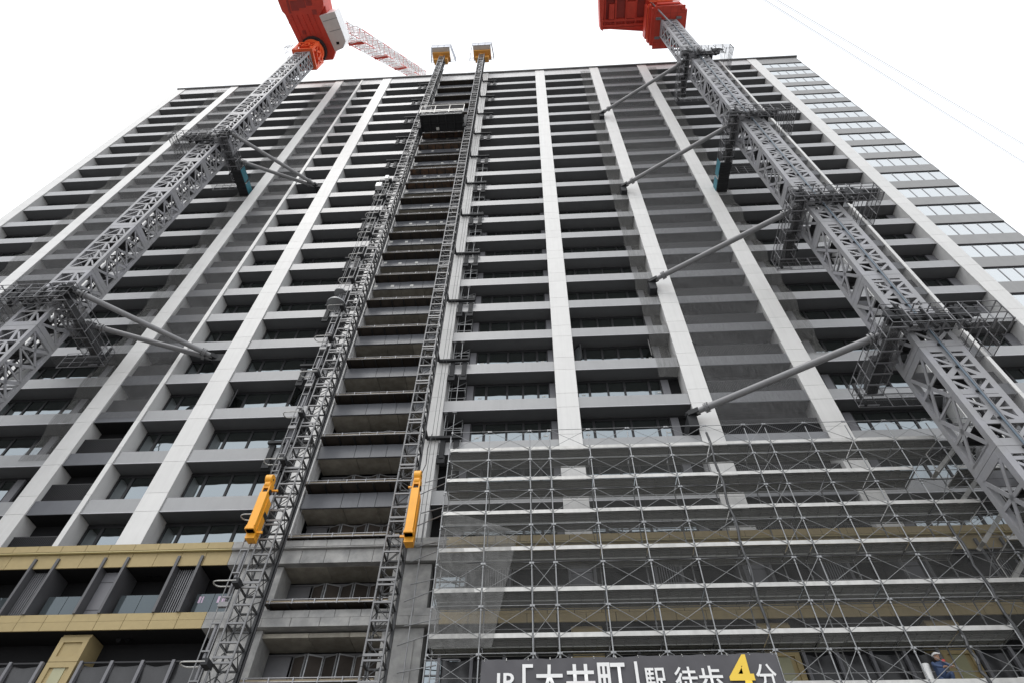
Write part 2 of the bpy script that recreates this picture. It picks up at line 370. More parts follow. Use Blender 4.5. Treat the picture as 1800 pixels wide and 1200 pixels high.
for k in range(0, 26):
    z = ZR(k)
    if k == 0:
        MB().box(CX0, CX1, .1, 1.0, z, 93.2).build('parapet', 'parapet', tower)
    elif k <= 22:
        for me, a in zip(pmesh, seam): put('facing_panel', me, tower, (CX0, 0, z))
        put('slab_edge', body, tower, (0, 0, z))
        if 7 <= k <= 16:
            for dx in (.3, 1.55, 2.9, 4.2)[: 4 if k < 14 else 3]:
                if random.random() < .8: put('paper_tag', tagm, tower, (CX0+dx+random.uniform(-.1,.1), .088, z+.45+random.uniform(-.12,.12)))
    for me in smesh: put('soffit_panel', me, tower, (CX0, 0, z))
    if k >= 1: put('landing_platform', plat_r if k in (6,7,8,10,11) else plat_d, tower, (CX0, 0, z+SH if k < 23 else z+.95))
    if k >= 17:
        zz = z+SH+.05 if k < 23 else z+1.0
        g = MB().box(CX0+.05, CX0+1.1, 1.5, 1.56, 0, 2.1).box(CX0, CX1, 1.45, 1.6, 2.06, 2.14).build('folding_gate', 'mid_steel', tower, (0, 0, zz))
        for i in range(6):
            a = .42 if i % 2 else -.42
            put('gate_leaf', leafm, g, (CX0+1.25+i*.66, 1.4+(0 if i % 2 == 0 else -.28), zz), a)
# vertical guard wires on the left reveal
wm = MB()
for y in (.15, .55): wm.tube((CX0+.1, y, 12), (CX0+.1, y, 92), .012, 4)
for k in range(0, 24): wm.tube((CX0+.1, .1, ZR(k)+1.2), (CX0+.1, .6, ZR(k)+2.3), .01, 4)
stuff(wm.build('guard_wires', 'steel_pipe', tower))

# ---- lower storeys: gold bands left and right, bare concrete in the middle
GZ = [('cap', 18.3, 18.62, -.32, .1), ('low', 17.6, 18.27, -.18, 1.0)]
def band(x0, x1, y0, y1, z0, z1, name, mt, step, off=0, back=True):
    n = max(1, round((x1-x0)/step)); w = (x1-x0)/n
    if n == 1:
        MB().box(x0, x1, y0, y0+.06, z0, z1).build(name, mt, tower)
    else:
        me = MB().box(.011, w-.011, 0, .06, 0, z1-z0).mesh(name, mt)
        for i in range(n): put(name, me, tower, (x0+i*w+off*0, y0, z0))
    MB().box(x0, x1, y0+.055, y1, z0+.004, z1-.004).build('band_backing', 'void' if mt == 'gold' else mt, tower)
def lower_zone(x0, x1, mt, nm, step):
    band(x0, x1, -.32, 1.1, 18.3, 18.62, nm, mt, step)
    MB().box(x0, x1, -.30, 1.0, 18.24, 18.295).build('drip_edge', mt if mt != 'gold' else 'gold_edge', tower)
    band(x0, x1, -.16, 1.1, 17.55, 18.22, nm, mt, step)
    band(x0, x1, -.18, 1.1, 15.0, 15.32, nm, mt, step); band(x0, x1, -.18, 1.1, 14.62, 14.99, nm, mt, step*1.06)
for (a, b_, mt, nm, stp) in ((-27.0,-14.3,'gold','gold_panel',1.13),(-14.3,-4.45,'concrete','concrete_panel',1.15),(-4.45,24.4,'gold','gold_panel',1.13)): lower_zone(a, b_, mt, nm, stp)
for (a, b_) in ((XL,-27.0),(24.4,XR)): lower_zone(a, b_, 'gold', 'gold_panel', 99)
for z in (7.8, 4.0): MB().box(XL, XR, -.18, 1.1, z, z+.75).build('gold_band', 'gold', tower)
MB().box(XL, XR, .35, 1.1, 11.0, 11.35).build('floor_edge', 'soffit', tower)
# concrete piers flanking the hoist bay
for (x0, x1) in ((-13.6,-11.75),(-6.75,-5.05)):
    z = 0
    for z1 in (4.0, 7.8, 11.0, 14.6, 17.52):
        if z1 != 4.0 or True:
            o = MB().box(x0, x1, .05, 1.3, z+.01, z1-.01).build('concrete_pier', 'concrete', tower)
        if z1 == 14.6:
            MB().box(x0+.35, x1-.35, -.0, .055, 11.4, 12.2).build('pier_inset', 'concrete', tower); MB().box(x0+.35, x1-.35, 0, .055, 12.35, 14.1).build('pier_inset', 'concrete', tower)
        z = z1 + (.0 if z1 < 14 else .42*0)
# window strip between right pier and scaffold
for z in (15.4, 11.4):
    m = MB()
    for x in (-4.98, -3.6): m.box(x, x+.07, .5, .6, z, z+2.1)
    for zz in (0, .75, 1.5, 2.1): m.box(-4.91, -3.6, .5, .58, z+zz-.03, z+zz+.03)
    m.box(-4.91, -3.6, .53, .55, z+.03, z+2.07, 1); m.build('site_window', ['mid_steel', 'glass'], tower)
# gold-band storey: fin pairs, louvre or panel between, glass balustrade
fin = MB().box(-.06, .06, -.26, 1.05, 15.33, 18.0).mesh('fin', 'fin_gray')
gpan = MB().box(-.46, .46, .2, .3, 15.33, 17.5).box(-.46, .46, .19, .2, 17.0, 17.02, 1).box(-.46, .46, .19, .2, 15.7, 15.72, 1).mesh('panel', 'wall_gray', 'frame')
lv = MB()
for i in range(9): lv.box(-.44+i*.105, -.405+i*.105, .1, .2, 15.33, 17.5)
lvm = lv.mesh('vertical_louver', 'mid_steel')
rail = {}
def storey(centers, xmin, xmax):
    xs = sorted(centers)
    for x, kind in xs:
        for d in (-.54, .54): put('fin', fin, tower, (x+d, 0, 0))
        put('panel' if kind == 'p' else 'vertical_louver', gpan if kind == 'p' else lvm, tower, (x, 0, 0))
    e = [xmin] + [x for x, _ in xs] + [xmax]
    for a, b_ in zip(e, e[1:]):
        a2, b2 = a+.75, b_-.75
        if b2-a2 < .5: continue
        n = 2; w = (b2-a2)/n
        for i in range(n): MB().box(a2+i*w+.012, a2+(i+1)*w-.012, .30, .33, 15.3, 16.42).build('glass_rail', 'glass_rail', tower)
storey([(-46,'v'),(-41.3,'p'),(-37.6,'v'),(-34.3,'p'),(-30.4,'v'),(-26.3,'p'),(-22.85,'v'),(-19.55,'p'),(-16.1,'v')], XL, -13.0)
storey([(-2.1,'v'),(1.55,'p'),(5.2,'v'),(8.95,'p'),(12.2,'v'),(15.45,'p'),(19.1,'v'),(22.85,'p'),(26.5,'v'),(30.3,'p')], -5.2, XR)
for (x, w) in ((-15.2,.1),(-15.05,.06),(-14.35,.1),(-14.2,.12),(-14.05,.06)):
    MB().box(x, x+w, .292, .299, 16.0, 16.3).build('masking_tape', 'tape', tower)
# recessed storey below: gold pilasters and a wrapped balustrade
pil = MB(); pil.box(-.62, .62, .12, 1.1, 0, 14.6, 0); pil2 = MB().box(-.40, .40, .085, .125, 13.75, 14.2).box(-.40, .40, .085, .125, 11.6, 11.62)
def frame_ring(m, x0, x1, z0, z1, t, y0, y1, mi=0):
    m.box(x0, x1, y0, y1, z0, z0+t, mi).box(x0, x1, y0, y1, z1-t, z1, mi).box(x0, x0+t, y0, y1, z0+t, z1-t, mi).box(x1-t, x1, y0, y1, z0+t, z1-t, mi)
pil = MB(); pil.box(-.62, .62, .12, 1.1, 0, 14.58)
for a, c in ((13.45, 14.45), (11.3, 13.43), (7.9+.8, 11.25)):
    frame_ring(pil, -.62, .62, a, c, .21, .05, .13)
pilm = pil.mesh('pilaster', 'gold'); infm = MB().box(-.24, .24, .09, .118, 11.5, 13.22).mesh('pilaster_inset', 'gold_glass')
for x in (-48.9,-41.3,-34.3,-26.3,-19.62,1.55,8.95,15.45,22.85,30.3):
    p = put('pilaster', pilm, tower, (x, 0, 0)); put('pilaster_inset', infm, p, (x, 0, 0))
post = MB().box(-.06, .06, -.05, .1, 11.3, 13.42).mesh('balustrade_post', 'wall_gray'); 
def wrapped(a, b_):
    n = max(2, round((b_-a)/1.18)); w = (b_-a)/n
    for i in range(n+1): put('balustrade_post', post, tower, (a+i*w, 0, 0))
    for i in range(n):
        ph = random.random()*6
        MB().grid(lambda u, v: (a+i*w+.07+u*(w-.14), .12+.02*math.sin(u*9+ph+v*4)+.015*math.sin(v*11+u*5+ph), 11.35+v*(1.98-.10*math.sin(math.pi*u))), 10, 12).build('plastic_wrap', 'plastic', tower)
    MB().box(a, b_, .0, .04, 13.34, 13.40).build('balustrade_rail', 'frame', tower)
for a, b_ in ((-25.6,-20.4),(-18.75,-13.7),(-4.3,.8),(2.3,8.2),(9.7,14.7),(16.2,22.1)): wrapped(a, b_)
for x in (-24.2,-23.9,-24.6,-18.1,-17.7): 
    MB().tube((x, .5+random.random()*.2, 14.6), (x, .5+random.random()*.2, 14.57), .11, 14).build('downlight', 'black', tower)
for x in (-18.2, -17.8): MB().tube((x, .62, 17.54), (x, .62, 17.5), .1, 14).build('downlight', 'black', tower)

# ================================================================== DEBRIS NETS
def net(x0, x1, zb, zt, label, m='net_gray', flat=False, seed=0):
    rnd = random.Random(seed); ph = [rnd.uniform(0, 6.28) for _ in range(6)]
    nz = int((zt-zb)/.27); nx = max(6, int((x1-x0)/.22))
    def fn(u, v):
        z = zb + v*(zt-zb); fr = ((z-Z0) % H)/H            # 0 at spandrel underside
        bulge = 0 if fr < SH/H else math.sin(math.pi*(fr-SH/H)/(1-SH/H))
        y = .045 + (.06 if flat else .38)*bulge*(.75+.25*math.sin(z*.9+ph[0])) + (.02*math.sin(u*17+z*1.7+ph[1]) + .03*math.sin(u*7+z*3.1+ph[2]))*(.25+bulge)
        return (x0+u*(x1-x0) + .05*math.sin(z*1.9+ph[3])*u, y, z)
    o = MB().grid(fn, nx, nz).build('debris_net', m)
    return tag(o, label, 'net', 'debris nets on the tower')
net(-43.4,-41.85,27.5,93.1,'strip of grey debris net hung beside the leftmost inner white column','net_warm',seed=1)
net(-40.7,-34.9,22,93.1,'wide grey debris net left of the mast of the left tower crane','net_gray',True,seed=2)
net(-28.5,-26.9,24.3,93.1,'strip of grey debris net between left crane mast and wall tie column','net_warm',seed=3)
net(-25.75,-23.33,27.4,93.1,'narrow grey debris net between thick white column and thin white fin','net_gray',True,seed=4)
net(7.05,8.32,29.6,93.1,'strip of grey debris net beside the strut brackets of the right crane','net_warm',seed=5)
net(9.6,14.82,25.4,93.1,'widest grey debris net behind the four struts of the right crane','net_gray',True,seed=6)
net(16.12,17.3,31,93.1,'strip of grey debris net along the left of the right crane mast','net_warm',seed=7)
net(23.45,25.92,22,93.1,'debris net peeping out along the right side of the right crane mast','net_gray',True,seed=8)

# ================================================================== TOWER CRANES
def mast_section(s, L, style):
    m = MB(); c = .28 if style == 'R' else .22
    for (a, b_) in ((0,0),(s-c,0),(0,s-c),(s-c,s-c)): m.box(a, a+c, b_, b_+c, 0, L-.02)
    faces = [((0,.02,0),(1,0,0),(0,-1,0)),((0,s-.02,0),(1,0,0),(0,1,0)),((.02,0,0),(0,1,0),(-1,0,0)),((s-.02,0,0),(0,1,0),(1,0,0))]
    for fi, (o, u, n) in enumerate(faces):
        o, u, n = Vector(o), Vector(u), Vector(n)
        P = lambda a, z: o + u*a + Vector((0,0,z))
        bar = lambda a, z, a2, z2, w: m.beam(P(a,z), P(a2,z2), w, .05, 0, n)
        bar(c, .19, s-c, .19, .38); bar(c, L-.21, s-c, L-.21, .38)
        w = s-2*c
        if style == 'R' and fi == 0:
            bar(s/2, .3, s/2, L-.3, .36)
            np_ = 2 if L > 2 else 1; h = (L-.7)/np_
            for p in range(np_):
                z = .35+p*h
                if p: bar(c, z, s-c, z, .3)
                for sg in (0, 1):
                    O = c if sg == 0 else s-c; I = s/2-.1 if sg == 0 else s/2+.1
                    bar(I, z+h*.02, O, z+h*.24, .15); bar(O, z+h*.34, I, z+h*.34, .2); bar(O, z+h*.36, I, z+h*.58, .24)
                    bar(I, z+h*.62, O, z+h*.82, .14); bar(O, z+h*.62, I, z+h*.62, .13); bar(O, z+h*.9, I, z+h*.9, .18)
        elif style == 'R' and fi > 1:
            np_ = 2 if L > 2 else 1; h = (L-.7)/np_
            for p in range(np_):
                z = .35+p*h
                bar(c, z, s-c, z+h, .17); bar(s-c, z, c, z+h, .17); bar(c, z+h*.5, s-c, z+h*.5, .17)
                bar(c, z, s-c, z, .12)
        elif fi == 0:
            np_ = 5; h = (L-.7)/np_
            for p in range(np_):
                z = .35+p*h
                bar(c, z+h, s-c, z+h, .13); bar(c, z, c+w*.66, z+h, .1); bar(c+w*.72, z, c+w*.6, z+h, .17); bar(s-c, z+h*.1, c+w*.72, z+h*.75, .1)
        elif fi > 1 and style == 'L':
            np_ = 4; h = (L-.7)/np_
            for p in range(np_):
                z = .35+p*h
                bar(c, z, c+w*.55, z+h*.5, .16); bar(c+w*.55, z+h*.5, c, z+h, .13); bar(s-c, z, c+w*.45, z+h*.55, .15); bar(s-c, z+h, c+w*.55, z+h*.5, .2); bar(c, z+h, s-c, z+h, .11)
        else:
            np_ = 2 if L > 2 else 1; h = (L-.7)/np_
            for p in range(np_):
                z = .35+p*h; bar(c, z, s-c, z+h, .12); bar(c, z, s-c, z, .12)
    if L > 2:  # dark platforms and ladder, added to darken the view into the mast
        for z, k in ((1.55, 0), (4.5, 1)):
            m.box(c*.9, s-c*.9, c*.9, s*.62 if k else s-c*.9, z, z+.04, 1) if k else m.box(c*.9, s*.66, c*.9, s-c*.9, z, z+.04, 1)
            for t in range(3): m.box(c*.8, s-c*.8, .35+t*.6, .41+t*.6, z-.09, z, 1)
        for d in (0, .38): m.box(s*.68, s*.72, s*.5+d, s*.54+d, 0, L, 1)
        for t in range(19): m.box(s*.69, s*.71, s*.5, s*.54+.38, .15+t*.31, .19+t*.31, 1)
    return m.mesh('mast_section', 'crane_gray', 'crane_inner')
def collar(crane, mx0, mx1, my0, my1, z, side):
    """tie collar with caged walkways; side=-1: struts leave to the left"""
    def X(d): return (mx0 - d) if side < 0 else (mx1 + d)      # d outward on strut side
    def Xo(d): return (mx1 + d) if side < 0 else (mx0 - d)     # outward on the other side
    def bx(m, xa, xb, *r): m.box(min(xa, xb), max(xa, xb), *r)
    m = MB()
    bx(m, X(.75), Xo(1.1), my0-.42, my0-.08, z-.22, z+.22); bx(m, X(.75), Xo(.7), my1+.08, my1+.4, z-.22, z+.22)
    bx(m, X(.08), X(.42), my0-.07, my1+2.0, z-.22, z+.22); bx(m, Xo(.08), Xo(.4), my0-.07, my1+.07, z-.22, z+.22)
    for d in (.5, 1.5, 2.4): bx(m, X(-d), X(-d-.14), my0-.48, my0-.2, z-1.0, z+.1)
    for xa in (X(.35), Xo(.9)):
        m.prism([(xa-.5, my0-.50), (xa+.5, my0-.50), (xa+.22, my0-.46), (xa-.22, my0-.46)], z-.25, z+.55)
        m.beam((xa-.45, my0-.5, z-.1), (xa, my0-.5, z+.6), .5, .05, 0, (0,-1,0)); m.beam((xa+.45, my0-.5, z-.1), (xa, my0-.5, z+.6), .5, .05, 0, (0,-1,0))
    m.beam((X(.4), my1+.3, z), (X(.25), my1+2.2, z-.1), .5, .5)
    c = m.build('tie_collar', 'dark_steel', crane)
    # jacks / pale packers
    j = MB()
    for xa in (X(-.1), Xo(.5)):
        for yy in (my0-.3, my1+.1): bx(j, xa-.2, xa+.2, yy-.15, yy+.15, z-.75, z-.4)
    j.build('packer', 'crane_gray', c)
    zf = z-1.05
    w = MB()
    bx(w, X(.25), X(1.15), my0-.9, my1+2.4, zf, zf+.02); bx(w, X(.25), Xo(2.2), my0-.95, my0-.45, zf, zf+.02)
    bx(w, Xo(1.35), Xo(2.2), my0-.45, my0+1.3, zf, zf+.02); bx(w, X(.25), X(-2.0), my1+1.5, my1+2.4, zf, zf+.02)
    w.build('walkway', 'cage_mesh', c)
    r = MB()
    def fence(pts, hh=1.35, step=.85, thick=.028):
        for a, b_ in zip(pts, pts[1:]):
            a, b_ = Vector(a), Vector(b_); n = max(1, round((b_-a).length/step))
            for i in range(n+1):
                p = a.lerp(b_, i/n); r.tube((p.x, p.y, zf-.05), (p.x, p.y, zf+hh), thick, 5)
            for hz in (-.03, .45, .9, hh): r.tube((a.x, a.y, zf+hz), (b_.x, b_.y, zf+hz), thick*.85, 5)
    y0c, y1c = my0-.95, my1+2.4
    fence([(X(1.15), y0c, 0), (X(1.15), y1c, 0), (X(.2), y1c, 0), (X(-2.0), y1c, 0)])
    fence([(X(1.15), y0c, 0), (Xo(2.2), y0c, 0), (Xo(2.2), my0+1.3, 0)])
    fence([(X(.25), y0c+.5, 0), (X(.25), y1c-.9, 0)], 1.35, 1.2); fence([(X(.25), y0c+.48, 0), (Xo(1.35), y0c+.48, 0), (Xo(1.35), my0+1.3, 0)], 1.35, 1.3)
    i = 0
    yy = y0c+.3
    while yy < y1c:                          # floor joists under the side walkway
        r.beam((X(.2), yy, zf-.05), (X(1.2), yy, zf-.05), .06); yy += .7
    for t in range(7):
        xx = X(.3) + (Xo(2.2)-X(.3))*t/6; r.beam((xx, y0c-.05, zf-.05), (xx, y0c+.55, zf-.05), .06); r.beam((xx, y0c, zf+1.35), (xx, y0c+.5, zf+1.35), .05)
    r.build('cage_railing', 'mid_steel', c)
    for (xa, yy) in ((X(.3), my0-.75), (X(-.9), my0-.6), (X(-2.3), my0-.6), (X(.2), my1+.9), (X(.9), my1+2.2)): MB().beam((xa, yy, zf-.1), (xa, yy, zf+1.5), .13).build('cage_post', 'dark_steel', c)
    s = MB(); bx(s, X(.55), X(1.0), my0-.2, my0+1.2, zf+.03, zf+1.0); bx(s, X(1.155), X(1.165), my0+.8, my1+1.8, zf+.1, zf+1.0)
    s.build('mesh_screen', 'cage_mesh', c)
    return c
def strut(crane, p, q, r=.185):
    p, q = Vector(p), Vector(q); d = (q-p).normalized(); m = MB()
    a, b_ = p+d*.85, q-d*.75
    m.tube(a, b_, r, 20)
    for c, e in ((a, 1), (b_, -1)):
        m.tube(c-d*.02, c+d*.07, r*1.5, 20); m.tube(c+d*.09*e, c+d*.16*e, r*1.5, 20)
        m.tube(c, c-d*.5*e, r*.85, 14); m.tube(c-d*.5*e, c-d*.95*e, r*.5, 10, 1)
        nrm = d.cross(Vector((0,0,1))).normalized()
        for s in (-1, 1): m.beam(c-d*.35*e+nrm*r*.75*s, c-d*.95*e+nrm*r*.75*s, .05, .3, 1)
        for i in range(8):
            t = math.pi*2*i/8; o = nrm*math.cos(t)*r*1.3+Vector((0,0,1))*math.sin(t)*r*1.3; m.tube(c+o-d*.06, c+o+d*.22, .022, 5, 1)
    m.build('wall_tie_strut', ['strut_gray', 'dark_steel'], crane)

# ---- right crane
RX0, RX1, RY0, RY1 = 17.3, 19.3, -5.9, -3.9
rc = thing('tower_crane', 'grey plated lattice crane mast under a red deck, on the right', 'crane', (18.3, -4.9, 0), 'climbing tower cranes')
ms = mast_section(2.0, 6.0, 'R')
for i in range(15): put('mast_section', ms, rc, (RX0, RY0, .23+i*6.0))
put('mast_section', mast_section(2.0, 1.2, 'R'), rc, (RX0, RY0, 90.23))
MB().box(15.8, 20.8, -7.4, -2.4, 0, .4).build('base_plate', 'concrete', rc)
for z in (73.74, 54.49, 38.95, 25.95):
    collar(rc, RX0, RX1, RY0, RY1, z, -1)
    strut(rc, (8.05, -.3, z), (16.85, -5.45, z))
    br = MB().box(7.82, 8.33, -.35, 1.0, z-.95, z-.12).beam((8.05, -.38, z+.12), (8.05, .4, z-.2), .12, .5).tube((7.78, -.3, z), (8.34, -.3, z), .12, 10)
    br.build('wall_bracket', 'dark_steel', rc)
MB().tube((18.25, -6.02, .5), (18.25, -6.02, 90.2), .045, 8).tube((18.36, -6.0, .5), (18.36, -6.0, 90.2), .03, 8, 1).build('power_cable', ['blue_cable', 'mid_steel'], rc)
clm = MB()
for i in range(58): clm.box(18.14, 18.44, -6.0, -5.93, 1+i*1.55, 1.08+i*1.55)
clm.build('cable_clips', 'dark_steel', rc)
g = MB().box(16.05, 16.95, -2.6, .6, 53.25, 53.33)
for i in range(9): g.box(16.05, 16.95, -2.55+i*.36, -2.5+i*.36, 53.18, 53.25)
for i in range(4):
    for x in (16.05, 16.95): g.tube((x, -2.5+i*.98, 53.3), (x, -2.5+i*.98, 54.4), .03, 5)
gw = g.build('gangway', 'dark_steel', rc)
MB().box(16.0, 16.02, -2.6, -1.2, 53.3, 54.3).box(16.0, 16.02, -1.0, .55, 53.3, 54.3).build('side_sheet', 'teal', gw)
jf = MB(); jf.box(16.5, 20.35, -7.45, -2.35, 91.6, 91.85)
for (x0, x1, y0, y1, z0, z1) in ((16.15,16.5,-7.2,-2.75,91.8,92.6),(15.9,16.15,-7.5,-3.0,92.2,93.2),(15.6,15.9,-7.2,-3.4,92.6,94.6),(16.6,20.2,-7.3,-6.6,91.85,93.6),(16.6,20.2,-3.2,-2.5,91.85,93.6),(20.35,20.65,-6.9,-3.4,91.7,93.3),(16.6,17.2,-6.6,-3.2,91.85,94.8),(19.4,20.2,-6.6,-3.2,91.85,94.8)): jf.box(x0, x1, y0, y1, z0, z1)
jf.box(16.9, 19.8, -7.62, -7.45, 92.2, 93.2)
for x in (16.85, 20.0): 
    for y in (-7.0, -2.7): jf.box(x-.12, x+.12, y-.12, y+.12, 91.3, 91.6)
o = jf.build('climbing_frame', 'red', rc)
seamm = MB()
for x in (17.5, 18.5, 19.4): seamm.box(x, x+.03, -7.44, -2.36, 91.588, 91.6)
for y in (-6.6, -3.2): seamm.box(16.5, 20.35, y, y+.03, 91.588, 91.599)
seamm.build('plate_seam', 'red_dark', o)
pd = MB()
for (x, y) in ((17.0,-6.05),(19.6,-6.05),(17.0,-3.75),(19.6,-3.75)): pd.box(x-.32, x+.32, y-.14, y+.14, 91.35, 91.6)
pd.build('guide_pad', 'mid_steel', rc)
dk = MB(); dk.prism([(10.2,-12.5),(16.4,-12.5),(16.1,-3.75),(10.15,-4.4)], 95.25, 95.6, 0)
for y in (-4.75, -5.4, -8.2, -10.6): dk.box(10.3, 16.0, y-.14, y+.14, 94.85, 95.25)
for x in (10.5, 11.9, 13.3, 14.6, 15.9): dk.box(x-.11, x+.11, -12.4, -4.6, 94.92, 95.25)
dk.prism([(9.75,-12.5),(10.35,-12.5),(10.2,-4.3),(9.85,-4.55),(9.6,-8.0)], 94.2, 96.4, 0)
dk.box(10.2, 16.1, -4.55, -4.35, 94.9, 95.24); dk.box(13.4, 14.5, -7.6, -5.6, 94.8, 95.22); dk.box(11.0, 11.7, -7.4, -5.6, 94.75, 95.2)
dko = dk.build('machinery_deck', 'red', rc)
rd = MB()
for (x0, x1, y0, y1) in ((10.65,11.75,-8,-5.6),(12.05,13.15,-8,-5.6),(14.75,15.75,-8,-5.6),(10.65,11.75,-10.4,-8.4),(12.05,13.15,-10.4,-8.4),(13.45,14.45,-10.4,-8.4)): rd.box(x0, x1, y0, y1, 95.21, 95.249)
rd.build('deck_recess_shade', 'red_dark', dko)  # darker red plates paint the shade of the recessed bays
hl = MB()
for i in range(15):
    for y in (-4.98, -5.2):
        hl.tube((10.6+i*.37, y, 95.249), (10.6+i*.37, y, 95.235), .025, 6)
hl.build('bolt_heads', 'paper', dko)
MB().tube((16.25, -7.6, 94.2), (17.95, -6.2, 87.0), .09, 10).build('raking_pipe', 'mid_steel', rc)
pp = MB()
for i in range(5): pp.tube((15.75+i*.2, -7.6, 92.4+i*.3), (15.75+i*.16, -3.2, 92.2+i*.35), .04, 6)
for i in range(4): pp.tube((16.0, -7.7, 93.2+i*.35), (20.0, -7.75, 93.0+i*.35), .035, 6)
pp.build('hydraulic_pipe', 'orange_red', rc)
MB().box(18.6, 20.1, -8.2, -7.65, 94.0, 94.6).build('control_box', 'cab_gray', rc)
MB().box(12.5, 19.5, -10, -4.5, 95.6, 99).build('machine_house', 'red', rc)

# ---- left crane
LX0, LX1, LY0, LY1 = -30.6, -28.6, -4.7, -2.7
lc = thing('tower_crane', 'grey lattice crane mast with orange turntable and white cab, on the left', 'crane', (-29.6, -3.7, 0), 'climbing tower cranes')
ms = mast_section(2.0, 6.0, 'L')
for i in range(15): put('mast_section', ms, lc, (LX0, LY0, .3+i*6.0))
MB().box(-32, -27.2, -6, -1.4, 0, .3).build('base_plate', 'concrete', lc)
for z in (58.83, 32.86):
    collar(lc, LX0, LX1, LY0, LY1, z, 1)
    strut(lc, (-20.75, .30, z), (-27.75, -5.48, z), .17); strut(lc, (-20.75, .42, z), (-27.85, -2.75, z), .17)
    MB().box(-20.95, -20.22, .15, 1.0, z-.35, z+.3).build('wall_bracket', 'dark_steel', lc)
g = MB().box(-28.05, -27.2, -2.2, .7, 57.6, 57.68)
for i in range(8): g.box(-28.05, -27.2, -2.15+i*.38, -2.1+i*.38, 57.52, 57.6)
for i in range(4):
    for x in (-28.05, -27.2): g.tube((x, -2.1+i*.9, 57.65), (x, -2.1+i*.9, 58.75), .03, 5)
gw = g.build('gangway', 'dark_steel', lc)
MB().box(-27.17, -27.15, -2.2, -.95, 57.6, 58.6).box(-27.17, -27.15, -.75, .65, 57.6, 58.6).build('side_sheet', 'teal', gw)
tf = MB(); x0, x1, y0, y1 = -31.0, -28.25, -5.05, -2.35; zb, zt = 90.3, 93.9
tf.box(x0, x1, y0, y1, zb, zb+.35)
for (a, b_) in ((x0,y0),(x1-.28,y0),(x0,y1-.28),(x1-.28,y1-.28)): tf.box(a, a+.28, b_, b_+.28, zb+.35, zt)
for (p, q, n) in (((x0,y0),(x1,y0),(0,-1,0)),((x0,y1),(x1,y1),(0,1,0)),((x0,y0),(x0,y1),(-1,0,0)),((x1,y0),(x1,y1),(1,0,0))):
    P = lambda t, z: (p[0]+(q[0]-p[0])*t, p[1]+(q[1]-p[1])*t, z)
    tf.beam(P(.05,zb+.3), P(.5,zt-.2), .26, .06, 0, n); tf.beam(P(.95,zb+.3), P(.5,zt-.2), .26, .06, 0, n); tf.beam(P(0,zt-.15), P(1,zt-.15), .4, .08, 0, n); tf.beam(P(.2,zb+1.6), P(.8,zb+1.6), .2, .06, 0, n)
    tf.beam(P(.05,zt-.2), P(.3,zb+1.5), .18, .06, 0, n); tf.beam(P(.95,zt-.2), P(.7,zb+1.5), .18, .06, 0, n)
tf.build('turntable_frame', 'orange_red', lc)
MB().tube((-29.6,-3.7,93.9), (-29.6,-3.7,94.7), 1.55, 28).build('slewing_ring', 'orange_red', lc); MB().tube((-29.6,-3.7,94.7), (-29.6,-3.7,95.4), 1.8, 28).build('slewing_gear', 'dark_steel', lc)
ld = MB(); ld.prism([(-33.4,-13),(-26.4,-13.6),(-27.0,-9.0),(-27.9,-8.0),(-26.75,-3.2),(-27.3,-2.3),(-30.2,-2.2),(-31.5,-4.6),(-32.45,-8.3),(-32.75,-8.7)], 95.4, 96.2)
for i in range(5):
    xa = -31.6+i*.72; ld.beam((xa, -8.2, 95.34), (xa+.75, -4.8, 95.34), .05, .12)
ldo = ld.build('machinery_deck', 'red', lc)
r = MB()
for (x, y, a, b_) in ((-30.9,-9.3,.5,.6),(-29.9,-9.6,.5,.6),(-28.9,-9.9,.4,.7),(-31.7,-9.2,.15,.8),(-28.4,-8.4,.3,.3),(-30.4,-6.0,.25,.25)): r.box(x-a, x+a, y-b_, y+b_, 95.36, 95.399)
r.build('deck_recess_shade', 'red_dark', ldo)  # flat darker patches: recess shade put into the colour
r = MB()
for i in range(10): r.tube((-32.2+i*.45, -10.4+.4*math.sin(i*3), 95.399), (-32.2+i*.45, -10.4+.4*math.sin(i*3), 95.38), .06, 6)
r.build('bolt_heads', 'paper', ldo)
cb = MB(); cp = [(-27.85,-7.9),(-25.65,-8.35),(-24.95,-4.6),(-25.5,-3.75),(-26.7,-3.35)]
cb.prism(cp, 95.3, 98.0, 1, 0)
cbo = cb.build('operator_cab', ['cab_gray', 'cab_white'], lc)
MB().box(-26.3, -25.9, -4.6, -4.25, 95.28, 95.299).build('cab_hatch', 'black', cbo)
MB().beam((-26.9,-5.9,95.29),(-25.3,-6.2,95.29), .05, .03).beam((-27.5,-7.2,95.29),(-25.5,-7.6,95.29), .05, .03).build('cab_floor_seam', 'mid_steel', cbo)
MB().box(-32.5,-27,-12.5,-7,96.2,99.5).build('machine_house', 'red', lc)
MB().beam((-28,-3.5,96.2),(-29.3,-9,108), .4).beam((-30.5,-3.5,96.2),(-30.3,-9,108), .4).build('luffing_frame', 'orange_red', lc)
rl = MB()
for (px, py) in ((-31.9,-5.3),(-31.45,-5.3),(-31.0,-5.3),(-31.9,-4.6),(-31.9,-3.9)): rl.tube((px, py, 90.3), (px, py, 91.5), .03, 5)
for z in (90.3, 90.9, 91.5): rl.tube((-31.9,-5.3,z), (-31.0,-5.3,z), .025, 5); rl.tube((-31.9,-5.3,z), (-31.9,-3.9,z), .025, 5); rl.tube((-31.9,-3.9,z), (-31.0,-3.9,z), .025, 5)
rl.build('service_railing', 'galvanised', lc)
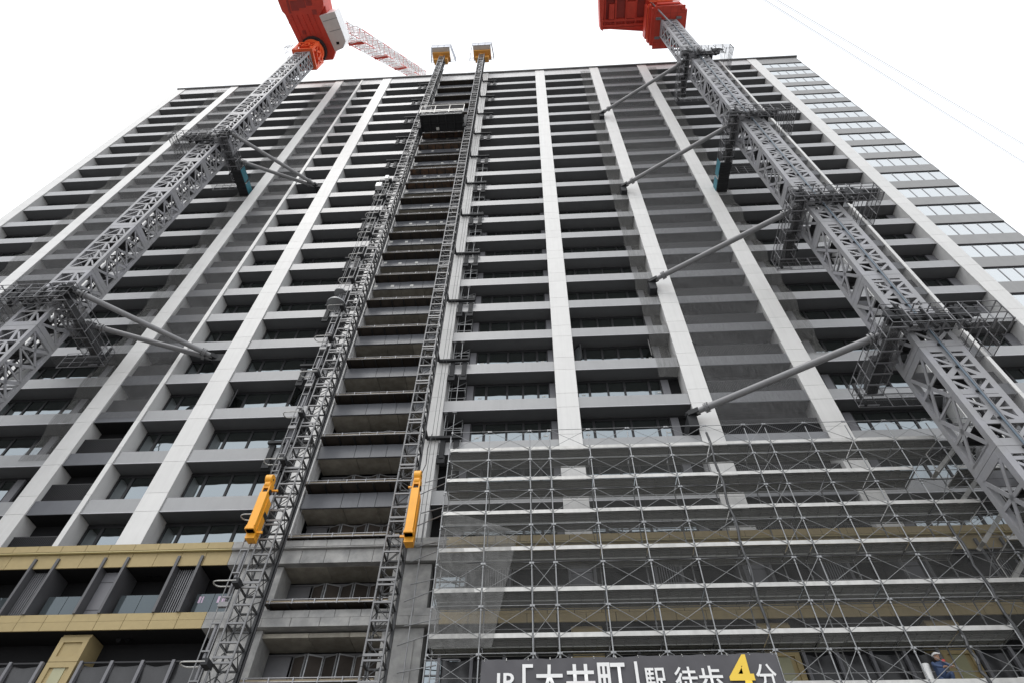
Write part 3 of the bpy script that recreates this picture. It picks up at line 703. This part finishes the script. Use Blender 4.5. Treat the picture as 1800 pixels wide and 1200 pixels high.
# luffing jib, red and white lattice, leaning back over the roof
JB = Vector((-26.6, -5.0, 101.0)); JT = Vector((-24.9, 17.0, 156.0)); jd = (JT-JB).normalized(); ja = jd.cross(Vector((0,0,1))).normalized(); jb = ja.cross(jd)
segl = 1.25; nseg = int((JT-JB).length/segl)
blocks = {}
for i in range(nseg):
    blk = i//10; m = blocks.setdefault(blk, MB()); mi = 0 if blk % 2 else 1
    w = 1.2 if i > 2 else .8
    p, q = JB+jd*segl*i, JB+jd*segl*(i+1)
    cn = lambda base, a, b_: base+ja*a*w+jb*b_*.9
    for a, b_ in ((-1,-1),(1,-1),(1,1),(-1,1)): m.tube(cn(p,a,b_), cn(q,a,b_), .075, 6, 0 if (i//5) % 2 else 1)
    for (c0, c1) in (((-1,-1),(1,-1)),((1,-1),(1,1)),((1,1),(-1,1)),((-1,1),(-1,-1))):
        A, B = (c0, c1) if i % 2 else (c1, c0)
        m.tube(cn(p,*A), cn(q,*B), .035, 5, 1 if i % 3 else 0); m.tube(cn(p,*B), cn(p,*A), .03, 5, 1)
        m.tube(cn(p,*B), (cn(p,*A)+cn(q,*A))*.5, .022, 4, 1)
    if i % 12 == 5: m.beam(cn(p,-1,-1), cn(p,1,-1), .5, .3, 0)
for bkt, m in blocks.items(): m.build('jib_section', ['jib_red', 'jib_white'], lc)
MB().tube((-29.17,-6,117.8), (-22.48,12,138.4), .028, 5).tube((-29.2,-9,108), (-29.17,-6,117.8), .028, 5).build('luffing_rope', 'mid_steel', lc)
MB().tube((-30.9,-6,118.3), (-23.97,12,140.75), .018, 5).tube((-30.2,-9,108), (-30.9,-6,118.3), .018, 5).build('luffing_rope', 'mid_steel', lc)

# ================================================================== HOIST
def hoist_section(s=.72, L=3.0):
    m = MB(); h = s/2
    for a, b_ in ((-h,-h),(h,-h),(h,h),(-h,h)): m.tube((a,b_,0), (a,b_,L-.02), .045, 7, 0 if b_ < 0 else 1)  # front members paler, rear ones darker: the mast's inner shade as colour
    for i in range(4):
        z = .2+i*.75
        for (a, b_) in (((-h,-h),(h,-h)),((h,-h),(h,h)),((h,h),(-h,h)),((-h,h),(-h,-h))):
            m.beam((*a, z), (*b_, z), .07, .07, 0 if a[1] < 0 and b_[1] < 0 else 1)
            p, q = (a, b_) if i % 2 else (b_, a); m.tube((*p, z), (*q, z+.75 if i < 3 else L-.02), .02, 5, 1)
    m.beam((h+.06, h, 0), (h+.06, h, L), .06, .1, 1); m.box(-h-.02, h+.02, -h-.06, -h-.03, .34, .44)
    return m.mesh('mast_section', 'hoist_light', 'mast_steel')
hm = hoist_section()
def hoist_head(root, x, y, sg):
    m = MB()
    for s in (-1, 1): m.box(x+s*.62-.3 if s > 0 else x-.95, x+.95 if s > 0 else x-.32, y-.1, y+.62, 95.6, 96.9)
    m.box(x-1.2, x+1.2, y-.75, y-.05, 96.6, 97.1); m.box(x-1.2, x+1.2, y-.05, y+.5, 97.0, 97.1); m.box(x-.3, x+.3, y-.4, y+.4, 96.0, 96.6)
    o = m.build('drive_head', 'hoist_yellow', root)
    p = MB(); p.box(x-1.25, x+1.25, y-1.3, y+.7, 97.12, 97.2)
    p.build('head_platform', 'cab_gray', o)
    r = MB(); pts = [(x-1.35,y-1.35),(x+1.35,y-1.35),(x+1.9*1 if sg > 0 else x+1.6,y+.6),(x-1.6 if sg > 0 else x-1.9,y+.6)]
    for a, b_ in zip(pts, pts[1:]+pts[:1]):
        for i in range(3):
            t = i/3; px, py = a[0]+(b_[0]-a[0])*t, a[1]+(b_[1]-a[1])*t; r.tube((px,py,96.9), (px,py,98.4), .035, 5)
        for z in (97.1, 97.8, 98.4): r.tube((*a,z), (*b_,z), .03, 5)
    r.build('head_railing', 'mid_steel', o)
    s = MB()
    for a, b_ in ((pts[0],pts[1]),(pts[1],pts[2]),(pts[3],pts[0])):
        s._add([(*a,97.15),(*b_,97.15),(*b_,98.2),(*a,98.2)], [(0,1,2,3)])
    s.build('head_sheet', 'pale_sheet', o)
def wall_ties(root, x, y, sg, xe, rows):
    for k in rows:
        z = ZR(k)+SH+.12; m = MB()
        m.tube((x, y+.3, z), (xe, -.12, z) if False else (x, -.15, z), .09, 8)
        m.box(min(x, xe), max(x, xe), -.24, -.06, z-.08, z+.08)
        for d in (.28, 1.0):
            xa = xe-sg*d; m.box(xa-.13, xa+.13, -.1, .07, z-1.35, z-.04); m.box(xa-.2, xa+.2, -.06, .075, z-1.65, z-1.2)
        m.build('wall_tie', 'dark_steel', root)
def boom(root, x, y, sg):
    m = MB(); zb, zt = (17.25 if sg > 0 else 17.62), 19.6
    m.box(x-.17, x+.17, y-.15, y+.15, zb, zt); m.box(x-.2, x+.2, y-.18, y+.45, zb+.0, zb+.12)
    m.prism([(x-.2,y+.12),(x+.2,y+.12),(x+.17,y+.55),(x-.17,y+.55)], zb-.25, zt-.15)
    m.box(x-.16, x+.16, y-.08, y+.3, zt+.28, zt+.62)
    for s in (-1, 1): m.beam((x+s*.14, y+.05, zt-.1), (x+s*.14, y+.05, zt+.4), .05, .3)
    m.tube((x-.15, y, zt+.78), (x+.15, y, zt+.78), .24, 18); m.tube((x-.12, y+.05, zt+.5), (x+.12, y+.05, zt+.5), .2, 14)
    m.box(x-.17, x+.17, y-.2, y-.152, zb+.02, zb+.2)
    o = m.build('orange_boom', 'hoist_orange', root)
    MB().tube((x-.2, y+.08, zt+.12), (x+.2, y+.08, zt+.12), .13, 12).tube((x-.16, y, zt+.78), (x+.16, y, zt+.78), .05, 8).build('pulley', 'dark_steel', o)
    MB().box(min(x-sg*.17, x-sg*.42), max(x-sg*.17, x-sg*.42), y+.2, y+.28, zb+.05, zb+.15).box(min(x-sg*.17, x-sg*.42), max(x-sg*.17, x-sg*.42), y+.2, y+.28, zt+.3, zt+.38).build('boom_clamp', 'hoist_orange', o)
    MB().path([(x+.1*sg, y+.1, zt+.9), (x+.25*sg, y+.15, zt+1.6), (x+.2*sg, y+.2, zt+2.6), (x+.3*sg, y+.25, zt+3.6)], .022, 6).build('boom_chain', 'cable', o)
HL, HR, HY = -12.02, -6.42, -1.5
lh = thing('construction_hoist', 'left hoist mast with cable track and hooped guides', 'hoist', (HL, HY, 0), 'hoist masts')
for i in range(32): put('mast_section', hm, lh, (HL, HY, .2+i*3.0))
hoist_head(lh, HL-.2, HY+.1, 1); wall_ties(lh, HL-.3, HY, -1, -14.75, range(1, 23, 2)); boom(lh, HL-.5, -2.5, -1)
rh = thing('construction_hoist', 'right hoist mast standing beside the tubular scaffold', 'hoist', (HR, HY, 0), 'hoist masts')
for i in range(32): put('mast_section', hm, rh, (HR, HY, .2+i*3.0))
hoist_head(rh, HR, HY+.1, -1); wall_ties(rh, HR+.3, HY, 1, -4.25, range(1, 23, 2)); boom(rh, HR+.75, -2.5, 1)
MB().tube((HL+.5, -1.1, 1), (HL+.5, -1.1, 92), .05, 8).build('guide_rope', 'cable', lh)
MB().tube((HR+.75, -.9, 18), (HR+.75, -.9, 92), .012, 5).tube((HR+.95, -.9, 18), (HR+.95, -.9, 92), .012, 5).build('guide_rope', 'cable', rh)
# cable track on the left mast
tx, ty = -12.72, -2.0
m = MB(); 
for d in (-.17, .17): m.tube((tx+d, ty, .5), (tx+d, ty, 54), .028, 6)
i = 1.0
while i < 54: m.beam((tx-.17, ty, i), (tx+.17, ty, i), .05); i += 1.07
i = 2.0
while i < 36: m.tube((tx, ty+.1, i), (tx, ty+.1, i+2.3), .07, 7, 1); m.box(tx-.2, tx+.2, ty-.05, ty+.1, i-.3, i-.1); i += 3.2
for d in (-.62, -.5): m.tube((tx+d, ty+.1, 36), (tx+d, ty+.1, 53), .016, 5)
m.build('cable_track', ['hoist_light', 'mid_steel'], lh)
hp = MB(); pts = [(.3, -.18, 0), (-.5, -.18, 0)] + [(-.5-.2*math.sin(t*math.pi/6), -.0-.22*math.cos(t*math.pi/6)+.04, 0) for t in range(7)] + [(-.5, .26, 0), (.3, .26, 0)]
hp.path([Vector(p) for p in pts], .028, 7); hp.box(.15, .4, -.2, .3, -.12, .12, 1)
hpm = hp.mesh('cable_hoop', 'aluminium', 'dark_steel')
for k in range(12, 27): put('cable_hoop', hpm, lh, (tx, ty-.1, ZR(k)+1.15))
MB().tube((-13.0,-2.0,36.4),(-13.0,-2.0,36.5), .40, 24).tube((-12.95,-2.0,35.0),(-12.95,-2.0,35.12), .62, 28).tube((-13.0,-2.0,34.4),(-13.0,-2.0,36.4), .03, 6).build('cable_drum', 'galvanised', lh)
MB().box(-13.7,-13.2,-2.0,-1.6,53.2,53.9).box(-13.2,-12.9,-1.9,-1.6,55.0,55.6).box(-13.6,-13.0,-1.95,-1.6,52.4,53.0,1).build('junction_box', ['cab_white', 'dark_steel'], lh)
# hoist car parked near the top
car = thing('hoist_car', 'dark hoist platform car parked high between the two hoist masts', 'hoist car', (-9.25, -2.3, 68))
X0, X1, Y0, Y1, ZC = -11.55, -6.95, -3.1, -1.2, 68.0
m = MB().box(X0, X1, Y0, Y1, ZC, ZC+.16)
for i in range(6): m.box(X0+.1+i*.86, X0+.2+i*.86, Y0+.05, Y1-.05, ZC-.22, ZC)
for y in (Y0+.1, (Y0+Y1)/2, Y1-.2): m.box(X0+.05, X1-.05, y, y+.1, ZC-.14, ZC-.002)
m.box(X0-.25, X0+.1, -2.0, -1.1, ZC-.9, ZC+2.6).box(X1-.1, X1+.25, -2.0, -1.1, ZC-.9, ZC+2.6)
cf = m.build('car_floor', 'dark_steel', car)
MB().box(-9.9, -9.6, -1.75, -1.45, ZC-.26, ZC-.24).build('warning_plate', 'paper', cf)
m = MB().box(X0, X1, Y0-.04, Y0, ZC+.55, ZC+.75).box(X0, X1, Y0-.04, Y0, ZC+.95, ZC+1.15).box(X0, X1, Y0-.04, Y0, ZC+2.45, ZC+2.55)
for i in range(4): x = X0+i*(X1-X0)/3; m.box(x-.03, x+.03, Y0-.05, Y0+.02, ZC+.16, ZC+2.5)
m.build('car_railing', 'aluminium', car)
MB().box(X0+.05, X1-.05, Y0+.02, Y0+.03, ZC+1.3, ZC+2.4).build('car_mesh_panel', 'cage_mesh', car)
m = MB()
for i in range(9):
    a = X0+.2+i*.48; m.beam((a, Y0+.0, ZC-.25 if i % 2 else ZC-.05), (a+.48, Y0, ZC-.05 if i % 2 else ZC-.25), .035)
m.beam((X0+.1, Y0, ZC-.28), (X1-.1, Y0, ZC-.28), .05).build('car_truss', 'galvanised', car)
m = MB().box(X0+.3, X1, Y1-.1, Y1, ZC+2.8, ZC+2.95)
for i in range(5): m.box(X0+.4+i*1.0, X0+.48+i*1.0, Y1-.12, Y1+.02, ZC+1.6, ZC+2.9)
m.build('car_gate', 'hoist_orange', car)
MB().box(X0+.1, X1-.1, Y1-.06, Y1-.02, ZC+.2, ZC+2.6).build('car_rear_panel', 'rust', car)

# ================================================================== PIPE FRAMES ON THE BALCONIES BESIDE THE RIGHT HOIST MAST
ORD = ['first','second','third','fourth','fifth','sixth','seventh','eighth','ninth','tenth','eleventh','twelfth']
def pipe_frame(x, z, rnd):
    m = MB(); h = H-SH-.03
    for dx, dy in ((.12,.25),(.62,.2),(1.02,.75),(.15,.8)): m.tube((x+dx, dy, z), (x+dx, dy, z+h), .026, 6)
    for zz in (.35, 1.0, 1.25+rnd.uniform(-.2,.2)):
        m.tube((x+.05, .23, z+zz), (x+1.1, .23, z+zz), .022, 6); m.tube((x+1.02, .2, z+zz), (x+1.02, .85, z+zz), .02, 6)
    m.tube((x+.12, .25, z+rnd.uniform(.8,1.2)), (x+1.0, .7, z+h-.1), .022, 6)
    m.box(x+.5, x+.74, .1, .3, z+h-.04, z+h); m.box(x+.02, x+.22, .12, .34, z+h-.04, z+h)
    return m
rnd = random.Random(3)
for n, k in enumerate(range(21, 9, -1)):
    o = pipe_frame(-5.45, ZR(k)+SH+.01, rnd).build('pipe_frame', 'galvanised')
    tag(o, 'pipe frame beside the right hoist mast, %s balcony up from the scaffold' % ORD[n], 'pipe frame', 'pipe frames propped on the balconies')

# ================================================================== SCAFFOLD
SX = [-4.30,-2.45,-.55,.38,2.22,4.06,5.88,7.7,9.5,10.45,12.3,14.13,15.97,17.8,19.65,21.5,23.35]
SZ = [21.45-1.76*i for i in range(13)]; SF, SB = -2.8, -1.62
sc = thing('scaffold', 'galvanised tube frame scaffold with aluminium toe boards along the lower right facade', 'scaffold', (9.5, -2.2, 0))
sm = MB().tube((0,0,0), (0,0,22.45), .026, 8)
for i in range(25): sm.tube((0,0,.5+i*.88), (0,0,.56+i*.88), .044, 8)
sm = sm.mesh('standard', 'galvanised')
for x in SX: put('standard', sm, sc, (x, SF, 0)); put('standard', sm, sc, (x, SB, 0))
tr = MB()
for x in SX:
    for z in SZ: tr.tube((x, SF, z-.03), (x, SB, z-.03), .024, 5);
stuff(tr.build('transoms', 'galvanised', sc))
cache = {}
STAIR_GAP = {12: lambda j: j % 2 == 1, 13: lambda j: j % 2 == 0 and j != 0 or j == 0}
for i, (a, b_) in enumerate(zip(SX, SX[1:])):
    w = round(b_-a, 2)
    if w not in cache:
        d = MB()
        for yy in (0, .6):
            y0, y1 = SF+.06+yy, SF+.06+yy+.52
            d.box(.04, w-.04, y0, y1, .03, .055)
            for t in range(4): d.box(.04, w-.04, y0+t*.165, y0+t*.165+.025, 0, .03)
            nr = max(2, round(w/.45))
            for t in range(nr+1): x = .05+t*(w-.13)/nr; d.box(x, x+.03, y0, y1, -.008, .028)
        d.tube((0, SB, -.05), (w, SB, -.05), .024, 5)
        t = MB().box(.035, w-.035, SF-.03, SF-.012, .02, .19)
        x = MB(); x.tube((.03, SF-.03, .05), (w-.03, SF-.03, 1.2), .011, 5).tube((.03, SF-.045, 1.2), (w-.03, SF-.045, .05), .011, 5)
        for xx in (.05, w-.05): x.box(xx-.04, xx+.04, SF-.05, SF-.01, 1.17, 1.25)
        rl = MB().tube((0, SF, 1.25), (w, SF, 1.25), .015, 5)
        rr = MB()
        for zz in (.45, .95): rr.tube((0, SB, zz), (w, SB, zz), .017, 5)
        cache[w] = (d.mesh('deck', 'deck_under'), t.mesh('toe_board', 'aluminium'), x.mesh('cross_brace', 'galvanised'), rl.mesh('guard_rail', 'galvanised'), rr.mesh('rear_rail', 'steel_pipe'))
    dm, tm, xm, rm_, rrm = cache[w]
    for j, z in enumerate(SZ):
        gap = (i == 12 and j % 2 == 1) or (i == 13 and j % 2 == 0) or (i > 13 and j == 0)
        jz = random.uniform(-.012, .012)
        if not gap:
            put('deck', dm, sc, (a, 0, z+jz)); put('toe_board', tm, sc, (a, 0, z+jz))
        put('cross_brace', xm, sc, (a, 0, z)); put('guard_rail', rm_, sc, (a, 0, z+random.uniform(-.015,.015)))
        if random.random() < .8: put('rear_rail', rrm, sc, (a, 0, z))
for j in range(len(SZ)-1):
    zt, zb = SZ[j]+.05, SZ[j+1]+.05; st_ = MB()
    xa, xb = 18.95, 17.0
    for y in (-2.62, -2.1): st_.beam((xa, y, zt), (xb, y, zb), .04, .16)
    for t in range(8): f = (t+.5)/8; st_.box(xa+(xb-xa)*f-.1, xa+(xb-xa)*f+.1, -2.6, -2.12, zt+(zb-zt)*f-.01, zt+(zb-zt)*f+.02)
    st_.tube((xa, -2.65, zt+.95), (xb, -2.65, zb+.95), .018, 5).tube((xa, -2.65, zt), (xa, -2.65, zt+.95), .018, 5).tube((xb, -2.65, zb), (xb, -2.65, zb+.95), .018, 5)
    st_.build('stair_flight', 'aluminium', sc)
    ls = MB().tube((16.1+.5*(j%2), SB+.2, zb), (18.4, SB+.25, zt+.9), .02, 5).tube((19.4, SB+.1, zb+.3), (20.6, SB+.1, zt+1.0), .02, 5).tube((20.8, SF+.3, zb+.2), (20.2, SF+.3, zt+.6), .02, 5)
    ls.build('loose_brace', 'galvanised', sc)
# thick lashed hoses on two standards
m = MB()
for (x, z0, z1) in ((7.7, 12.8, 22.2), (16.0, 9.5, 17.0), (14.13, 9.5, 12.7)):
    pts = [(x+.05*math.sin(t*1.7+x), SF-.03+.03*math.cos(t*2.1), z0+(z1-z0)*t/16) for t in range(17)]
    m.path([Vector(p) for p in pts], .055, 7)
m.build('lashed_hose', 'mast_steel', sc)
# wall ties from the scaffold and two slack cables
m = MB()
for z in (SZ[2]+1.3, SZ[4]+1.3):
    for i in range(len(SX)-1):
        x0, x1 = SX[i], SX[i+1]; pts = [Vector((x0+(x1-x0)*t/4, SF-.02, z-.05*math.sin(math.pi*t/4)+random.uniform(-.01,.01))) for t in range(5)]; m.path(pts, .018, 5)
stuff(m.build('slack_cables', 'cable', sc))
# nets on the scaffold
def sheet(x0, x1, z0, z1, y, m_, label, amp=.05, skew=0, name='mesh_sheet'):
    ph = random.random()*6
    o = MB().grid(lambda u, v: (x0+u*(x1-x0)+skew*(1-v)*u, y+amp*math.sin(u*8+v*3+ph)*.5+amp*math.sin(v*7+u*12+ph)*.5, z0+v*(z1-z0)), 24, 30).build(name, m_)
    return tag(o, label, 'net')
sheet(-4.28, -1.1, 12.35, 16.9, SF-.05, 'net_scaffold', 'loose grey mesh sheet over the lower left corner of the scaffold', .05, -.9)
o = MB().grid(lambda u, v: (-4.28+u*3.2, SF-.04+.12*math.sin(math.pi*v)*math.sin(u*5+1)*.6, 16.95+v*(1.25*(1-u)+.1)), 20, 12).build('mesh_sheet', 'net_scaffold'); tag(o, 'bunched fold of grey mesh under a deck at the scaffold corner', 'net')
sheet(-4.3, 23.3, 12.35, 21.5, SF+.045, 'net_rear', 'fine dark mesh sheet stretched behind the front tubes of the scaffold', .012)
# pipes tying the scaffold corner back to the hoist bay
m = MB()
for j in range(7):
    z = SZ[j]-.4; m.tube((-5.6, -1.2, z), (-4.1, -1.75, z), .022, 6); m.tube((-5.7, -1.4, z-.85), (-4.2, -2.3, z-.85), .022, 6)
m.tube((-5.35, -1.25, 9), (-5.35, -1.25, 19.2), .028, 6).build('corner_ties', 'galvanised', sc)

# ================================================================== BANNER
BX0, BX1, BZ0, BZ1, BY = -2.32, 7.62, 10.2, 11.87, -2.93
bn = thing('banner', 'dark grey printed banner tied to the front of the scaffold', 'banner', ((BX0+BX1)/2, BY, BZ0))
def wob(x, z): return .016*math.sin(x*2.1+z*1.3) + .012*math.sin(x*5.3-z*2.0) + .008*math.sin(x*13+z*6)
MB().grid(lambda u, v: (BX0+u*(BX1-BX0), BY+wob(BX0+u*(BX1-BX0), BZ0+v*(BZ1-BZ0)) + (.03*math.sin(u*90)*max(0, v-.8)), BZ0+v*(BZ1-BZ0+.10*u)+(-.02*abs(math.sin(u*17)) if v > .99 else 0)), 160, 16).build('banner_sheet', 'banner_cloth', bn)
m = MB()
for i in range(14): x = BX0+.1+i*(BX1-BX0-.2)/13; m.tube((x, BY-.02, BZ1-.06+.007*i), (x, SF-.01, BZ1+.08+.007*i), .012, 5)
m.build('banner_ties', 'paper', bn)
def glyph(txt, x0, x1, zt, zb, m_, fat=.02):
    cu = bpy.data.curves.new('lettering', 'FONT'); cu.body = txt; cu.size = 1; cu.offset = fat; cu.extrude = .0
    cu.resolution_u = 3
    o = bpy.data.objects.new('tmp', cu); C.objects.link(o)
    dg = bpy.context.evaluated_depsgraph_get(); dg.update()
    me = bpy.data.meshes.new_from_object(o.evaluated_get(dg)); bpy.data.objects.remove(o); bpy.data.curves.remove(cu)
    xs = [v.co.x for v in me.vertices]; ys = [v.co.y for v in me.vertices]
    if not xs: return
    ax, bx_, ay, by = min(xs), max(xs), min(ys), max(ys)
    for v in me.vertices:
        x = x0+(v.co.x-ax)/(bx_-ax)*(x1-x0); z = zb+(v.co.y-ay)/(by-ay)*(zt-zb)
        v.co = (x, BY-.045, z)
    me.materials.clear(); me.materials.append(MATS[m_]); me.update()
    put('lettering', me, bn, (0,0,0))
for t, x0, x1, zt, zb, c, ft in (('JR', -1.89, -1.08, 11.40, 10.62, 'banner_white', .012), ('「', -.92, -.56, 11.68, 10.9, 'banner_white', .016), ('大', -.48, .45, 11.66, 10.62, 'banner_white', .016), ('井', .54, 1.5, 11.66, 10.62, 'banner_white', .016),
      ('町', 1.6, 2.52, 11.70, 10.62, 'banner_white', .016), ('」', 2.62, 2.95, 11.72, 10.62, 'banner_white', .016), ('駅', 3.13, 3.84, 11.50, 10.62, 'banner_white', .012), ('徒', 4.12, 4.88, 11.52, 10.62, 'banner_white', .012), ('歩', 4.92, 5.70, 11.54, 10.62, 'banner_white', .012),
      ('4', 5.90, 6.72, 11.90, 10.68, 'banner_yellow', .02), ('分', 6.78, 7.45, 11.58, 10.75, 'banner_white', .012)): glyph(t, x0, x1, zt, zb, c, ft)

# ================================================================== WORKER crouching on the scaffold, bucket
def skin_body(name, pts, edges, m_, parent, root=0):
    me = bpy.data.meshes.new(name); me.from_pydata([p[:3] for p in pts], edges, []); o = bpy.data.objects.new(name, me); C.objects.link(o)
    md = o.modifiers.new('skin', 'SKIN'); md.use_smooth_shade = True
    sv = me.skin_vertices[0].data if me.skin_vertices else None
    if sv is None:
        return o
    for i, p in enumerate(pts): sv[i].radius = (p[3], p[3] if len(p) < 5 else p[4]); sv[i].use_root = i == root
    o.modifiers.new('sub', 'SUBSURF').levels = 1
    me.materials.append(MATS[m_]); o.parent = parent
    return o
wx, wy, wz = 13.15, -2.2, SZ[6]+.06
pw = thing('person', 'worker in blue workwear and white helmet crouching on a low scaffold deck', 'person', (wx, wy, wz))
pts = [(0,0,.42,.15),(0,-.06,.62,.15),(0,-.14,.82,.17),(0,-.16,.93,.07),
       (.1,.02,.40,.1),(.16,-.36,.46,.075),(.15,-.12,.09,.055),(.15,-.3,.05,.05),(-.1,.02,.40,.1),(-.16,-.3,.14,.075),(-.15,.12,.08,.055),(-.15,.26,.05,.05),
       (.19,-.15,.84,.07),(.28,-.34,.66,.05),(.16,-.5,.58,.04),(-.19,-.15,.84,.07),(-.28,-.36,.68,.05),(-.12,-.52,.56,.04)]
eds = [(0,1),(1,2),(2,3),(0,4),(4,5),(5,6),(6,7),(0,8),(8,9),(9,10),(10,11),(2,12),(12,13),(13,14),(2,15),(15,16),(16,17)]
me = bpy.data.meshes.new('body'); me.from_pydata([p[:3] for p in pts], eds, [])
bo = bpy.data.objects.new('body', me); C.objects.link(bo); bo.parent = pw
md = bo.modifiers.new('skin', 'SKIN'); md.use_smooth_shade = True
if not me.skin_vertices:
    try:
        with bpy.context.temp_override(object=bo, active_object=bo): bpy.ops.mesh.customdata_skin_add()
    except Exception: pass
if me.skin_vertices:
    for i, p in enumerate(pts): me.skin_vertices[0].data[i].radius = (p[3], p[3]); me.skin_vertices[0].data[i].use_root = i == 0
sb = bo.modifiers.new('sub', 'SUBSURF'); sb.levels = 2; sb.render_levels = 2
me.materials.append(MATS['work_blue'])
def ball(cx, cy, cz, rx, ry, rz, nu=14, nv=10, v0=0.0):
    return MB().grid(lambda u, v: (cx+rx*math.cos(2*math.pi*u)*math.sin(math.pi*(1-v0)*v), cy+ry*math.sin(2*math.pi*u)*math.sin(math.pi*(1-v0)*v), cz+rz*math.cos(math.pi*(1-v0)*v)), nu, nv)
W0 = Vector((wx, wy, wz))
h = ball(wx, wy-.2, wz+1.03, .085, .1, .125); h.v = h.v; h.build('head', 'skin', pw)
MB().prism([(wx-.015,wy-.31),(wx+.015,wy-.31),(wx+.02,wy-.28),(wx-.02,wy-.28)], wz+1.0, wz+1.06).build('nose', 'skin', pw)
hh = ball(wx, wy-.19, wz+1.07, .125, .145, .12, v0=.48); hh.prism([(wx-.11,wy-.27),(wx-.08,wy-.38),(wx+.08,wy-.38),(wx+.11,wy-.27)], wz+1.065, wz+1.085); hh.build('helmet', 'helmet', pw)
for sx in (-1, 1):
    hd = MB(); bx_, by_, bz_ = wx+(.14*sx if sx > 0 else -.1), wy-.55, wz+.55
    hd.prism([(bx_-.04,by_-.05),(bx_+.04,by_-.05),(bx_+.035,by_+.04),(bx_-.035,by_+.04)], bz_-.02, bz_+.015)
    for fi, ln in enumerate((.06,.075,.07,.055)):
        x = bx_-.033+fi*.022; hd.path([Vector((x,by_-.05,bz_)), Vector((x,by_-.05-ln*.6,bz_-.01)), Vector((x,by_-.05-ln,bz_-.035))], .0095, 6)
    hd.path([Vector((bx_-.04*sx,by_,bz_)), Vector((bx_-.075*sx,by_-.03,bz_-.01)), Vector((bx_-.08*sx,by_-.065,bz_-.03))], .0105, 6)
    hd.build('hand', 'skin', pw)
MB().box(wx+.06, wx+.15, wy-.33, wy-.28, wz+.82, wz+.9).build('vest_patch', 'vest_red', pw)
bk = MB().tube((12.72, -2.15, SZ[6]+.35), (12.78, -2.15, SZ[6]+.95), .12, 16, 0, .14).build('bucket', 'helmet'); tag(bk, 'white plastic container beside the crouching worker', 'container')
b2 = MB().box(15.4, 15.7, -2.4, -2.1, SZ[6]+.06, SZ[6]+.3).box(15.45, 15.65, -2.35, -2.15, SZ[6]+.3, SZ[6]+.42).build('material_bag', 'helmet'); tag(b2, 'small white bag on the low scaffold deck by the gold pilaster', 'bag')
t = MB().grid(lambda u, v: (13.9+u*4.2, -1.72+.04*math.sin(u*20), SZ[6]+.05+v*(.28+.15*math.sin(u*6))), 24, 4).build('green_sheet', 'teal'); tag(t, 'teal sheet gathered along the rear of the low scaffold deck', 'sheet')

# ================================================================== OVERHEAD WIRES above the street
for (p, q, lb) in (((2.0,-23.7,14),(14.5,-16.7,14),'upper of the thin overhead wires crossing the sky on the right'), ((2.2,-23.62,13.9),(14.3,-17.25,13.9),'lower of the thin overhead wires crossing the sky on the right')):
    p, q = Vector(p), Vector(q); d = (q-p).normalized(); p = p-d*25; q = q+d*8
    m = MB().tube(p, q, .005, 5); m.tube(p+Vector((.05,.05,.03)), q+Vector((.05,.05,.03)), .004, 5)
    tag(m.build('overhead_wire', 'pale_sheet'), lb, 'wire', 'overhead wires')
